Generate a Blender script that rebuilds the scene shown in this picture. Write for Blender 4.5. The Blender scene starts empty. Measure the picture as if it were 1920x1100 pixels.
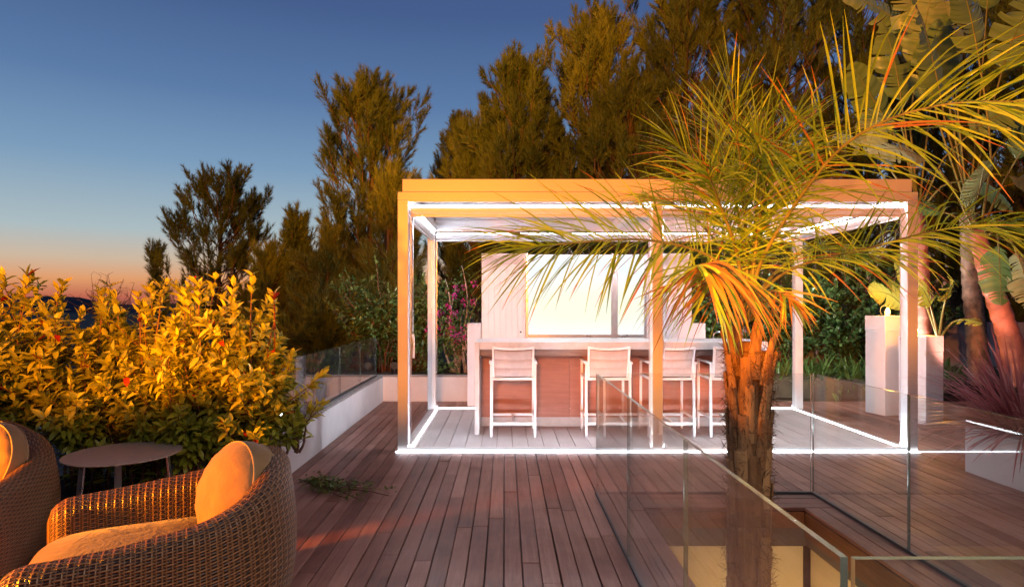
import bpy, bmesh, math, random
import numpy as np
from mathutils import Vector, Matrix

SC = bpy.context.scene
COL = SC.collection
random.seed(7)
RNG = np.random.default_rng(11)
PI = math.pi
F, CX, CY, H = 1170.0, 947.0, 572.0, 1.55


def W(px, py, Y):
    return Vector(((px - CX) / F * Y, Y, H - (py - CY) / F * Y))


# ------------------------------------------------------------------ tagging
def tag(o, label=None, cat=None, group=None, kind=None):
    if label: o['label'] = label
    if cat: o['category'] = cat
    if group: o['group'] = group
    if kind: o['kind'] = kind
    return o


def thing(name, label, cat, loc=(0, 0, 0), rz=0.0, group=None):
    o = bpy.data.objects.new(name, None)
    COL.objects.link(o)
    o.location = loc
    o.rotation_euler = (0, 0, rz)
    o.empty_display_size = 0.1
    return tag(o, label, cat, group)


def copy_tree(o, parent=None):
    c = o.copy()
    COL.objects.link(c)
    if parent is not None:
        c.parent = parent
    for ch in list(o.children):
        copy_tree(ch, c)
    return c


# ------------------------------------------------------------------ mesh builder
class MB:
    def __init__(self):
        self.v, self.f, self.mi, self.uv, self.rn = [], [], [], [], []

    def quad_rows(self, rows, closed=True, mi=0, cap0=False, cap1=False, uvs=None):
        """rows: list of lists of points with the same count."""
        n = len(rows[0])
        b = len(self.v)
        for r in rows:
            self.v.extend([tuple(p) for p in r])
        for i in range(len(rows) - 1):
            for j in range(n if closed else n - 1):
                k = (j + 1) % n
                self.f.append((b + i * n + j, b + i * n + k, b + (i + 1) * n + k, b + (i + 1) * n + j))
                self.mi.append(mi)
                if uvs is not None:
                    k2 = j + 1
                    self.uv.append((uvs(i, j), uvs(i, k2), uvs(i + 1, k2), uvs(i + 1, j)))
                else:
                    self.uv.append(None)
        if cap0:
            self.f.append(tuple(b + j for j in range(n))[::-1]); self.mi.append(mi); self.uv.append(None)
        if cap1:
            o = b + (len(rows) - 1) * n
            self.f.append(tuple(o + j for j in range(n))); self.mi.append(mi); self.uv.append(None)

    def box(self, x0, x1, y0, y1, z0, z1, mi=0, M=None, rnd=None):
        b = len(self.v)
        P = [(x0, y0, z0), (x1, y0, z0), (x1, y1, z0), (x0, y1, z0), (x0, y0, z1), (x1, y0, z1), (x1, y1, z1), (x0, y1, z1)]
        if M is not None:
            P = [tuple(M @ Vector(p)) for p in P]
        self.v += P
        if rnd is not None:
            while len(self.rn) < b: self.rn.append(0.5)
            self.rn += [rnd] * 8
        for q in ((0, 3, 2, 1), (4, 5, 6, 7), (0, 1, 5, 4), (2, 3, 7, 6), (1, 2, 6, 5), (3, 0, 4, 7)):
            self.f.append(tuple(b + i for i in q)); self.mi.append(mi); self.uv.append(None)

    def bar(self, a, c, w, h=None, mi=0, up=(0, 0, 1)):
        """box section bar from a to c; w across, h along up-ish."""
        a, c = Vector(a), Vector(c)
        h = w if h is None else h
        d = (c - a); L = d.length; d.normalize()
        u = Vector(up)
        if abs(d.dot(u)) > 0.97: u = Vector((0, 1, 0))
        s = d.cross(u).normalized(); u = s.cross(d).normalized()
        M = Matrix((( s.x, d.x, u.x, a.x), (s.y, d.y, u.y, a.y), (s.z, d.z, u.z, a.z), (0, 0, 0, 1)))
        self.box(-w / 2, w / 2, 0, L, -h / 2, h / 2, mi, M)

    def tube(self, pts, rad, n=8, mi=0, caps=True):
        pts = [Vector(p) for p in pts]
        if not hasattr(rad, '__len__'): rad = [rad] * len(pts)
        t0 = (pts[1] - pts[0]).normalized()
        s = t0.cross(Vector((0, 0, 1)))
        if s.length < 1e-3: s = Vector((1, 0, 0))
        s.normalize()
        rows = []
        for i, p in enumerate(pts):
            t = (pts[min(i + 1, len(pts) - 1)] - pts[max(i - 1, 0)])
            if t.length < 1e-9: t = t0
            t.normalize()
            s = (s - t * s.dot(t))
            if s.length < 1e-6: s = t.orthogonal()
            s.normalize()
            u = t.cross(s)
            rows.append([p + (s * math.cos(2 * PI * j / n) + u * math.sin(2 * PI * j / n)) * rad[i] for j in range(n)])
        self.quad_rows(rows, True, mi, caps, caps)

    def lathe(self, prof, n=32, mi=0, c=(0, 0, 0)):
        rows = [[(c[0] + r * math.cos(2 * PI * j / n), c[1] + r * math.sin(2 * PI * j / n), c[2] + z) for j in range(n)] for r, z in prof]
        self.quad_rows(rows, True, mi, True, True)

    def build(self, name, mats, parent=None, smooth=False, bevel=0.0, seg=2, loc=None, label=None):
        me = bpy.data.meshes.new(name)
        me.from_pydata(self.v, [], self.f)
        if not isinstance(mats, (list, tuple)): mats = [mats]
        for m in mats: me.materials.append(m)
        if len(mats) > 1: me.polygons.foreach_set('material_index', self.mi)
        if any(u is not None for u in self.uv):
            ul = me.uv_layers.new(name='UVMap')
            k = 0
            for f, u in zip(self.f, self.uv):
                for j in range(len(f)):
                    if u is not None: ul.data[k].uv = u[j]
                    k += 1
        if self.rn:
            while len(self.rn) < len(self.v): self.rn.append(0.5)
            a = me.attributes.new('rnd', 'FLOAT', 'POINT')
            a.data.foreach_set('value', self.rn)
        if smooth: me.polygons.foreach_set('use_smooth', [True] * len(me.polygons))
        me.update()
        o = bpy.data.objects.new(name, me)
        COL.objects.link(o)
        if parent is not None: o.parent = parent
        if loc is not None: o.location = loc
        if bevel:
            md = o.modifiers.new('bevel', 'BEVEL'); md.width = bevel; md.segments = seg; md.limit_method = 'ANGLE'
            md.harden_normals = False
        if label: o['label'] = label
        return o


def np_obj(name, V, T, mats, parent=None, rnd=None, smooth=False, mi=None):
    me = bpy.data.meshes.new(name)
    V = np.ascontiguousarray(V, dtype=np.float32); T = np.ascontiguousarray(T, dtype=np.int32)
    n, k = T.shape
    me.vertices.add(len(V)); me.vertices.foreach_set('co', V.ravel())
    me.loops.add(n * k); me.loops.foreach_set('vertex_index', T.ravel())
    me.polygons.add(n)
    me.polygons.foreach_set('loop_start', np.arange(0, n * k, k, dtype=np.int32))
    try:
        me.polygons.foreach_set('loop_total', np.full(n, k, dtype=np.int32))
    except Exception:
        pass
    if not isinstance(mats, (list, tuple)): mats = [mats]
    for m in mats: me.materials.append(m)
    if mi is not None: me.polygons.foreach_set('material_index', np.ascontiguousarray(mi, dtype=np.int32))
    if rnd is not None:
        a = me.attributes.new('rnd', 'FLOAT', 'POINT'); a.data.foreach_set('value', np.ascontiguousarray(rnd, dtype=np.float32))
    me.update(calc_edges=True)
    if smooth: me.polygons.foreach_set('use_smooth', np.ones(n, dtype=bool))
    o = bpy.data.objects.new(name, me); COL.objects.link(o)
    if parent is not None: o.parent = parent
    return o


def nrm(a):
    return a / np.maximum(np.linalg.norm(a, axis=-1, keepdims=True), 1e-9)


def leaves_np(P, D, N, L, Wd, fold=0.25, curl=0.25):
    """folded, curled broad leaves. returns V, T(tris)."""
    P, D, N = np.asarray(P, float), nrm(np.asarray(D, float)), np.asarray(N, float)
    S = nrm(np.cross(D, N)); U = nrm(np.cross(S, D))
    n = len(P); L = np.broadcast_to(L, (n,))[:, None]; Wd = np.broadcast_to(Wd, (n,))[:, None]
    c = np.broadcast_to(curl, (n,))[:, None]
    def pt(s, w, lift):
        return P + D * L * s + U * (-c * L * s * s + lift * Wd) + S * Wd * w
    rows = [pt(0, 0, 0), pt(.3, -.42, fold * .8), pt(.3, 0, 0), pt(.3, .42, fold * .8), pt(.68, -.40, fold * .7), pt(.68, 0, 0), pt(.68, .40, fold * .7), pt(1.0, 0, 0)]
    V = np.stack(rows, 1).reshape(-1, 3)
    t = np.array([[0, 2, 1], [0, 3, 2], [1, 2, 5], [1, 5, 4], [2, 3, 6], [2, 6, 5], [4, 5, 7], [5, 6, 7]])
    T = (t[None] + (np.arange(n) * 8)[:, None, None]).reshape(-1, 3)
    return V, T


def ribbons_np(P, D, S, L, Wd, droop, segs=5, fold=0.0, base=0.55):
    """strap leaves; droop = gravity sag as a fraction of length. returns V, quads."""
    P, D, S = np.asarray(P, float), nrm(np.asarray(D, float)), np.asarray(S, float)
    n = len(P); L = np.broadcast_to(L, (n,))[:, None]; Wd = np.broadcast_to(Wd, (n,))[:, None]; dr = np.broadcast_to(droop, (n,))[:, None]
    G = np.array([0, 0, -1.0])
    S = nrm(S - D * (S * D).sum(1, keepdims=True))
    U = np.cross(S, D)
    rows = []
    C = P.copy(); prev = P.copy()
    for i in range(segs + 1):
        s = i / segs
        if i:
            d = nrm(D + G * dr * 2.2 * (s - .5 / segs))
            C = C + d * L / segs
        w = Wd * 0.5 * (base + (1 - base) * min(1, s / .3)) * (1 - max(0, (s - .45) / .55) ** 1.5) + .0006
        rows += [C - S * w + U * w * fold, C, C + S * w + U * w * fold]
    V = np.stack(rows, 1).reshape(-1, 3)
    q = []
    for i in range(segs):
        a = i * 3
        q += [[a, a + 1, a + 4, a + 3], [a + 1, a + 2, a + 5, a + 4]]
    q = np.array(q); k = (segs + 1) * 3
    T = (q[None] + (np.arange(n) * k)[:, None, None]).reshape(-1, 4)
    return V, T, k


# ------------------------------------------------------------------ materials
def nodes_of(name):
    m = bpy.data.materials.new(name); m.use_nodes = True
    nt = m.node_tree
    return m, nt, nt.nodes['Principled BSDF'], nt.nodes['Material Output']


def N(nt, t, **kw):
    n = nt.nodes.new(t)
    for k, v in kw.items():
        if k.startswith('i_'):
            n.inputs[k[2:].replace('_', ' ')].default_value = v
        else:
            setattr(n, k, v)
    return n


def lk(nt, a, b): nt.links.new(a, b)


def math_n(nt, op, a, b=None, clamp=False):
    n = nt.nodes.new('ShaderNodeMath'); n.operation = op; n.use_clamp = clamp
    for i, x in enumerate((a, b)):
        if x is None: continue
        if isinstance(x, (int, float)): n.inputs[i].default_value = x
        else: nt.links.new(x, n.inputs[i])
    return n.outputs[0]


def ramp(nt, fac, stops, interp='LINEAR'):
    r = nt.nodes.new('ShaderNodeValToRGB'); r.color_ramp.interpolation = interp
    e = r.color_ramp.elements
    while len(e) < len(stops): e.new(0.5)
    for el, (p, c) in zip(e, stops):
        el.position = p; el.color = (c[0], c[1], c[2], 1)
    nt.links.new(fac, r.inputs[0])
    return r.outputs[0]


def mat_plain(name, c, rough=.5, metal=0.0, var=.06, scale=6.0, bump=0.0, bscale=60.0, spec=.5, streak=None):
    m, nt, p, out = nodes_of(name)
    tc = N(nt, 'ShaderNodeTexCoord')
    mp = N(nt, 'ShaderNodeMapping'); lk(nt, tc.outputs['Object'], mp.inputs[0])
    if streak: mp.inputs['Scale'].default_value = streak
    nz = N(nt, 'ShaderNodeTexNoise', i_Scale=scale, i_Detail=5.0, i_Roughness=.6); lk(nt, mp.outputs[0], nz.inputs[0])
    lo = [max(0, x * (1 - var * 2)) for x in c]; hi = [min(1, x * (1 + var)) for x in c]
    lk(nt, ramp(nt, nz.outputs[0], [(.3, lo), (.65, hi)]), p.inputs['Base Color'])
    p.inputs['Roughness'].default_value = rough; p.inputs['Metallic'].default_value = metal
    p.inputs['Specular IOR Level'].default_value = spec
    rr = math_n(nt, 'MULTIPLY_ADD', nz.outputs[0], .25); 
    rr.node.inputs[2].default_value = rough - .12
    lk(nt, rr, p.inputs['Roughness'])
    if bump:
        n2 = N(nt, 'ShaderNodeTexNoise', i_Scale=bscale, i_Detail=4.0); lk(nt, tc.outputs['Object'], n2.inputs[0])
        b = N(nt, 'ShaderNodeBump', i_Strength=bump, i_Distance=.01); lk(nt, n2.outputs[0], b.inputs['Height']); lk(nt, b.outputs[0], p.inputs['Normal'])
    return m


def mat_wood(name, dark, mid, light, rough=.55, axis=1, attr=True, gs=1.0):
    m, nt, p, out = nodes_of(name)
    tc = N(nt, 'ShaderNodeTexCoord')
    at = N(nt, 'ShaderNodeAttribute', attribute_name='rnd')
    off = N(nt, 'ShaderNodeVectorMath', operation='SCALE'); off.inputs[0].default_value = (37.0, 11.0, 5.0)
    lk(nt, at.outputs['Fac'], off.inputs['Scale'])
    add = N(nt, 'ShaderNodeVectorMath', operation='ADD'); lk(nt, tc.outputs['Object'], add.inputs[0]); lk(nt, off.outputs[0], add.inputs[1])
    mp = N(nt, 'ShaderNodeMapping'); sc = [26 * gs, 26 * gs, 26 * gs]; sc[axis] = 1.6 * gs
    mp.inputs['Scale'].default_value = sc; lk(nt, add.outputs[0], mp.inputs[0])
    g = N(nt, 'ShaderNodeTexNoise', i_Scale=1.6, i_Detail=7.0, i_Roughness=.62, i_Distortion=.6); lk(nt, mp.outputs[0], g.inputs[0])
    big = N(nt, 'ShaderNodeTexNoise', i_Scale=1.3, i_Detail=6.0, i_Roughness=.65); lk(nt, tc.outputs['Object'], big.inputs[0])
    a = math_n(nt, 'MULTIPLY', g.outputs[0], .55)
    b = math_n(nt, 'MULTIPLY', at.outputs['Fac'], .32)
    c = math_n(nt, 'MULTIPLY_ADD', big.outputs[0], .62); c.node.inputs[2].default_value = -.12
    s = math_n(nt, 'ADD', math_n(nt, 'ADD', a, b), c)
    col = ramp(nt, s, [(.32, dark), (.58, mid), (.86, light)])
    lk(nt, col, p.inputs['Base Color'])
    r = math_n(nt, 'MULTIPLY_ADD', big.outputs[0], -.35); r.node.inputs[2].default_value = rough + .2
    lk(nt, r, p.inputs['Roughness'])
    bp = N(nt, 'ShaderNodeBump', i_Strength=.35, i_Distance=.004); lk(nt, g.outputs[0], bp.inputs['Height']); lk(nt, bp.outputs[0], p.inputs['Normal'])
    p.inputs['Specular IOR Level'].default_value = .35
    return m


def mat_leaf(name, c0, c1, c2, rough=.42, trans=.3, tcol=None, spec=.4, pos_scale=1.2):
    """three foliage greens picked per leaf by rnd and drifting slowly with position."""
    m, nt, p, out = nodes_of(name)
    at = N(nt, 'ShaderNodeAttribute', attribute_name='rnd')
    tc = N(nt, 'ShaderNodeTexCoord')
    nz = N(nt, 'ShaderNodeTexNoise', i_Scale=pos_scale, i_Detail=2.0); lk(nt, tc.outputs['Object'], nz.inputs[0])
    s = math_n(nt, 'ADD', math_n(nt, 'MULTIPLY', at.outputs['Fac'], .7), math_n(nt, 'MULTIPLY_ADD', nz.outputs[0], .6))
    s.node.inputs[1].links[0].from_node.inputs[2].default_value = -.15
    col = ramp(nt, s, [(.1, c0), (.5, c1), (.9, c2)])
    lk(nt, col, p.inputs['Base Color'])
    p.inputs['Roughness'].default_value = rough; p.inputs['Specular IOR Level'].default_value = spec
    tr = N(nt, 'ShaderNodeBsdfTranslucent')
    if tcol:
        tr.inputs[0].default_value = (*tcol, 1)
    else:
        lk(nt, col, tr.inputs[0])
    mx = N(nt, 'ShaderNodeMixShader'); mx.inputs[0].default_value = trans
    lk(nt, p.outputs[0], mx.inputs[1]); lk(nt, tr.outputs[0], mx.inputs[2]); lk(nt, mx.outputs[0], out.inputs[0])
    return m


def mat_emit(name, c, s):
    m, nt, p, out = nodes_of(name)
    p.inputs['Base Color'].default_value = (.8, .8, .8, 1)
    p.inputs['Emission Color'].default_value = (*c, 1); p.inputs['Emission Strength'].default_value = s
    return m


def mat_glass(name, tint, boost=1.0, rough=0.0):
    m, nt, p, out = nodes_of(name)
    nt.nodes.remove(p)
    t = N(nt, 'ShaderNodeBsdfTransparent'); t.inputs[0].default_value = (*tint, 1)
    g = N(nt, 'ShaderNodeBsdfGlossy'); g.inputs['Roughness'].default_value = rough; g.inputs[0].default_value = (1, 1, 1, 1)
    fr = N(nt, 'ShaderNodeLayerWeight'); fr.inputs['Blend'].default_value = .5
    f = math_n(nt, 'MULTIPLY_ADD', math_n(nt, 'POWER', fr.outputs['Facing'], 5.0), .96 * boost, True)
    f.node.inputs[2].default_value = .04 * boost
    mx = N(nt, 'ShaderNodeMixShader'); lk(nt, f, mx.inputs[0]); lk(nt, t.outputs[0], mx.inputs[1]); lk(nt, g.outputs[0], mx.inputs[2])
    # fine dust specks on the pane
    tc = N(nt, 'ShaderNodeTexCoord')
    nz = N(nt, 'ShaderNodeTexNoise', i_Scale=260.0, i_Detail=2.0); lk(nt, tc.outputs['Object'], nz.inputs[0])
    big = N(nt, 'ShaderNodeTexNoise', i_Scale=2.0, i_Detail=3.0); lk(nt, tc.outputs['Object'], big.inputs[0])
    d = math_n(nt, 'MULTIPLY', math_n(nt, 'GREATER_THAN', nz.outputs[0], .71), math_n(nt, 'MULTIPLY', big.outputs[0], .3))
    df = N(nt, 'ShaderNodeBsdfDiffuse'); df.inputs[0].default_value = (.6, .6, .6, 1)
    dust = math_n(nt, 'ADD', d, .012)
    m2 = N(nt, 'ShaderNodeMixShader'); lk(nt, dust, m2.inputs[0]); lk(nt, mx.outputs[0], m2.inputs[1]); lk(nt, df.outputs[0], m2.inputs[2])
    lk(nt, m2.outputs[0], out.inputs[0])
    return m


def mat_wicker(name):
    m, nt, p, out = nodes_of(name)
    uv = N(nt, 'ShaderNodeUVMap', uv_map='UVMap')
    sp = N(nt, 'ShaderNodeSeparateXYZ'); lk(nt, uv.outputs[0], sp.inputs[0])
    u = math_n(nt, 'DIVIDE', sp.outputs[0], .034); v = math_n(nt, 'DIVIDE', sp.outputs[1], .0118)
    wob = N(nt, 'ShaderNodeTexNoise', i_Scale=7.0, i_Detail=2.0); lk(nt, uv.outputs[0], wob.inputs[0])
    v = math_n(nt, 'ADD', v, math_n(nt, 'MULTIPLY', wob.outputs[0], .9))
    iv = math_n(nt, 'FLOOR', v)
    strand = math_n(nt, 'ABSOLUTE', math_n(nt, 'SINE', math_n(nt, 'MULTIPLY', v, PI)))
    ph = math_n(nt, 'ADD', math_n(nt, 'MULTIPLY', u, PI), math_n(nt, 'MULTIPLY', iv, PI))
    wave = math_n(nt, 'MULTIPLY_ADD', math_n(nt, 'SINE', ph), .5); wave.node.inputs[2].default_value = .5
    hs = math_n(nt, 'MULTIPLY', strand, math_n(nt, 'MULTIPLY_ADD', wave, .75)); hs.node.inputs[1].links[0].from_node.inputs[2].default_value = .25
    # doubled upright stakes seen where the strand dips under
    u2 = math_n(nt, 'FRACT', math_n(nt, 'ADD', u, .5))
    st = math_n(nt, 'ABSOLUTE', math_n(nt, 'SINE', math_n(nt, 'MULTIPLY', u2, 2 * PI)))
    near = math_n(nt, 'LESS_THAN', math_n(nt, 'ABSOLUTE', math_n(nt, 'SUBTRACT', u2, .5)), .27)
    hst = math_n(nt, 'MULTIPLY', math_n(nt, 'MULTIPLY', st, near), .62)
    h = math_n(nt, 'MAXIMUM', hs, hst)
    nz = N(nt, 'ShaderNodeTexNoise', i_Scale=30.0, i_Detail=3.0); lk(nt, uv.outputs[0], nz.inputs[0])
    hh = math_n(nt, 'ADD', h, math_n(nt, 'MULTIPLY_ADD', nz.outputs[0], .3)); hh.node.inputs[1].links[0].from_node.inputs[2].default_value = -.15
    lk(nt, ramp(nt, hh, [(.12, (.010, .005, .003)), (.45, (.15, .072, .03)), (.9, (.36, .185, .08))]), p.inputs['Base Color'])
    b = N(nt, 'ShaderNodeBump', i_Strength=1.0, i_Distance=.012); lk(nt, h, b.inputs['Height']); lk(nt, b.outputs[0], p.inputs['Normal'])
    p.inputs['Roughness'].default_value = .38; p.inputs['Specular IOR Level'].default_value = .55
    return m


def mat_fabric(name, c, scale=420.0, bump=.25):
    m, nt, p, out = nodes_of(name)
    tc = N(nt, 'ShaderNodeTexCoord')
    w = N(nt, 'ShaderNodeTexNoise', i_Scale=scale, i_Detail=2.0); lk(nt, tc.outputs['Object'], w.inputs[0])
    n = N(nt, 'ShaderNodeTexNoise', i_Scale=9.0, i_Detail=5.0); lk(nt, tc.outputs['Object'], n.inputs[0])
    s = math_n(nt, 'ADD', math_n(nt, 'MULTIPLY', w.outputs[0], .5), math_n(nt, 'MULTIPLY', n.outputs[0], .5))
    lk(nt, ramp(nt, s, [(.3, [x * .72 for x in c]), (.7, [min(1, x * 1.15) for x in c])]), p.inputs['Base Color'])
    p.inputs['Roughness'].default_value = .9; p.inputs['Sheen Weight'].default_value = .2
    b = N(nt, 'ShaderNodeBump', i_Strength=bump, i_Distance=.004); lk(nt, s, b.inputs['Height'])
    n3 = N(nt, 'ShaderNodeTexNoise', i_Scale=11.0, i_Detail=3.0, i_Distortion=1.2); lk(nt, tc.outputs['Object'], n3.inputs[0])
    b2 = N(nt, 'ShaderNodeBump', i_Strength=.35, i_Distance=.02); lk(nt, n3.outputs[0], b2.inputs['Height']); lk(nt, b.outputs[0], b2.inputs['Normal'])
    lk(nt, b2.outputs[0], p.inputs['Normal'])
    return m


M_DECK = mat_wood('weathered_decking', (.09, .034, .023), (.23, .094, .066), (.40, .20, .15), rough=.42)
M_DECKX = mat_wood('weathered_decking_across', (.10, .038, .026), (.23, .095, .068), (.38, .19, .15), rough=.42, axis=0)
M_FASCIA = mat_wood('stained_fascia', (.06, .02, .01), (.13, .05, .025), (.2, .085, .045), rough=.4, axis=1)
M_COMP = mat_wood('pale_composite', (.46, .39, .36), (.56, .48, .45), (.64, .56, .53), rough=.55, gs=2.0)
M_BARWOOD = mat_wood('bar_veneer', (.24, .092, .06), (.36, .145, .10), (.47, .21, .15), rough=.4, axis=0, gs=.8)
M_BEAMWOOD = mat_wood('grey_beam', (.12, .08, .07), (.24, .17, .15), (.36, .28, .26), rough=.6, axis=0)
M_WHITE = mat_plain('white_powder_coat', (.78, .77, .77), rough=.38, var=.02, scale=3)
M_MATTE = mat_plain('matte_white_blade', (.70, .69, .70), rough=.8, var=.03, scale=2, spec=.2)
M_STOOLW = mat_plain('white_stool_frame', (.80, .79, .79), rough=.35, var=.02)
M_STUCCO = mat_plain('white_stucco', (.72, .70, .71), rough=.85, var=.05, scale=2.2, bump=.25, bscale=90)
M_CAP = mat_plain('grey_stone_cap', (.30, .27, .26), rough=.7, var=.12, scale=8, bump=.2)
M_GREYWALL = mat_plain('grey_wall', (.42, .38, .40), rough=.85, var=.08, scale=1.5, bump=.2)
M_BEIGE = mat_plain('beige_plaster', (.60, .50, .32), rough=.9, var=.07, scale=1.2, bump=.3, bscale=140)
M_STONE = mat_plain('bar_top_stone', (.55, .51, .50), rough=.32, var=.05, scale=14)
M_STEEL = mat_plain('brushed_steel', (.55, .55, .56), rough=.28, metal=1.0, var=.05, streak=(1, 1, 30))
M_ALU = mat_plain('satin_aluminium', (.62, .62, .64), rough=.3, metal=.9, var=.04)
M_DARKM = mat_plain('dark_metal', (.05, .05, .055), rough=.45, var=.1)
M_SLING = mat_fabric('taupe_sling', (.52, .43, .40), scale=700)
M_CUSH = mat_fabric('taupe_canvas', (.34, .20, .085), scale=500)
M_SEATC = mat_fabric('brown_canvas', (.14, .075, .03), scale=500)
M_PIPING = mat_fabric('piping_cord', (.48, .32, .16), scale=900)
M_WICKER = mat_wicker('brown_wicker')
M_TABLE = mat_plain('taupe_table_top', (.60, .47, .36), rough=.55, var=.05, scale=20)
M_SOIL = mat_plain('planter_soil', (.045, .03, .02), rough=.95, var=.4, scale=30, bump=.9, bscale=45)
M_GROUND = mat_plain('scrubby_earth', (.06, .045, .025), rough=.95, var=.4, scale=3, bump=.8, bscale=20)
M_HILL = mat_plain('far_hills', (.03, .03, .045), rough=1.0, var=.15, scale=.004)
M_GLASS = mat_glass('clear_glass', (.95, .975, .965), 1.25)
M_GEDGE = mat_plain('polished_glass_edge', (.22, .31, .27), rough=.2, var=.06, scale=9, spec=1.0)
M_GEDGE.node_tree.nodes['Principled BSDF'].inputs['Transmission Weight'].default_value = .55
M_GEDGE.node_tree.nodes['Principled BSDF'].inputs['Coat Weight'].default_value = .15
M_SEAM = mat_plain('dark_glass_seam', (.03, .04, .04), rough=.3, var=.1)
LEDC = (.86, .89, 1.0)
M_LED = mat_emit('cool_white_led', LEDC, 18.0)
M_LEDTOP = mat_emit('cool_white_led_ceiling', LEDC, 12.0)
M_LEDSIDE = mat_emit('cool_white_led_side', LEDC, 170.0)
M_LEDREAR = mat_emit('cool_white_led_rear', LEDC, 80.0)
M_LEDSILL = mat_emit('cool_white_led_sill', LEDC, 165.0)
M_LEDLIP = mat_emit('cool_white_led_lip', (.80, .88, 1.0), 480.0)
M_BULB = mat_emit('warm_candle_bulb', (1.0, .45, .10), 4.5)

M_PHOT = mat_leaf('hedge_leaf', (.20, .23, .025), (.44, .47, .045), (.62, .60, .07), rough=.36, trans=.28, spec=.5, pos_scale=2.0)
M_PHOTRED = mat_leaf('red_leaf', (.28, .02, .015), (.42, .03, .02), (.5, .06, .03), trans=.3)
M_STEM = mat_plain('reddish_stem', (.16, .075, .04), rough=.7, var=.2, scale=20)
M_PINE = mat_leaf('pine_needle', (.045, .075, .018), (.11, .16, .035), (.22, .27, .06), rough=.5, trans=.25, pos_scale=.5)
_nt = M_PINE.node_tree
_oi = _nt.nodes.new('ShaderNodeObjectInfo')
for _l in list(_nt.links):
    if _l.to_node.type == 'VALTORGB' and _l.to_socket.name == 'Fac':
        _s = _l.from_socket
        _a = math_n(_nt, 'MULTIPLY_ADD', _oi.outputs['Random'], .42); _a.node.inputs[2].default_value = -.21
        _tgt = _l.to_socket; _sum = math_n(_nt, 'ADD', _s, _a); _nt.links.new(_sum, _tgt)
        break
M_BARK = mat_plain('pine_bark', (.13, .085, .06), rough=.9, var=.3, scale=12, bump=.6)
M_SHRUB = mat_leaf('glossy_green_leaf', (.05, .11, .03), (.10, .19, .05), (.19, .29, .09), rough=.3, trans=.25, spec=.55)
M_BOUGL = mat_leaf('bougainvillea_leaf', (.05, .10, .02), (.09, .16, .04), (.15, .22, .06), trans=.3)
M_BRACT = mat_leaf('magenta_bract', (.55, .04, .28), (.68, .06, .36), (.75, .16, .48), trans=.4)
M_PALESTEM = mat_plain('pale_twisted_stem', (.36, .30, .26), rough=.8, var=.25, scale=14)
M_PALM = mat_leaf('palm_leaflet', (.12, .24, .02), (.31, .52, .035), (.52, .68, .06), rough=.34, trans=.25, spec=.5, pos_scale=2.5)
for _n in M_PALM.node_tree.nodes:          # withered leaflet ends (rnd above 1.5)
    if _n.type == 'VALTORGB':
        _n.color_ramp.elements[2].position = .8
        _e = _n.color_ramp.elements.new(1.0); _e.color = (.42, .17, .03, 1)
    if _n.type == 'MATH' and _n.operation == 'MULTIPLY' and abs(_n.inputs[1].default_value - .7) < .01: _n.inputs[1].default_value = .5
M_PALMDRY = mat_leaf('dried_palm_leaflet', (.26, .12, .03), (.40, .20, .04), (.46, .30, .06), rough=.5, trans=.22, pos_scale=4)
M_RACHIS = mat_plain('palm_leaf_stalk', (.17, .17, .05), rough=.45, var=.2, scale=10)
M_BOOT = mat_wood('palm_leaf_base', (.10, .05, .022), (.27, .145, .065), (.46, .28, .13), rough=.75, axis=2, gs=.8)
M_FIBRE = mat_plain('palm_fibre', (.10, .055, .028), rough=.95, var=.4, scale=60)
M_STREL = mat_leaf('banana_like_leaf', (.08, .17, .05), (.20, .33, .13), (.44, .52, .32), rough=.35, trans=.3, spec=.5, pos_scale=.9)
M_STRELY = mat_leaf('yellow_green_leaf', (.20, .24, .03), (.33, .34, .05), (.42, .40, .07), rough=.4, trans=.35)
M_TRUNKR = mat_plain('reddish_plant_trunk', (.42, .17, .13), rough=.55, var=.3, scale=5, bump=.3)
M_TRUNKG = mat_plain('ringed_plant_trunk', (.27, .19, .15), rough=.85, var=.35, scale=7, bump=.5)
M_AGAP = mat_leaf('strap_leaf', (.06, .13, .03), (.11, .20, .045), (.17, .27, .07), rough=.35, trans=.25)
M_REDGR = mat_leaf('burgundy_blade', (.24, .07, .08), (.48, .15, .15), (.62, .32, .30), rough=.33, trans=.15, spec=.5)
M_VINE = mat_leaf('creeper_leaf', (.06, .10, .02), (.13, .17, .03), (.24, .22, .04), trans=.3)
M_PED = mat_plain('white_pedestal', (.82, .82, .84), rough=.5, var=.02)


# ================================================================== SETTING
def ground_z(x, y):
    base = -0.6 + 0.9 * (1 / (1 + math.exp(-max(-30, min(30, (x + 1.0) / 1.5))))) + .02 * max(0, y - 10)
    left = max(0.0, -(x + 4.0))
    far = max(0.0, y - 26)
    return base - .30 * min(left, 60) - .16 * min(far, 300) - .02 * min(max(0, far - 300), 3000)


def build_ground():
    xs = [-6000, -2500, -900, -300, -120, -60, -40, -25, -15, -10, -7, -5.5, -4.2, -3, -2.1, -1, 0, 2, 4, 6, 8, 12, 18, 30, 60, 200, 900, 3000]
    ys = [-300, -60, -20, -8, 0, 3, 5, 7, 9, 10.2, 11, 12, 13, 15, 17, 19, 22, 26, 30, 40, 60, 100, 200, 400, 900, 2500, 6000]
    mb = MB()
    rows = []
    for y in ys:
        r = []
        for x in xs:
            z = ground_z(x, y)
            if y < 10.2 and x > -7:
                z = min(z, -3.4)
            elif y < 10.2:
                z = min(z, -2.5)
            r.append((x, y, z + random.uniform(-.05, .05)))
        rows.append(r)
    mb.quad_rows(rows, False)
    tag(mb.build('ground', M_GROUND, smooth=True), kind='structure')


build_ground()

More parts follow.
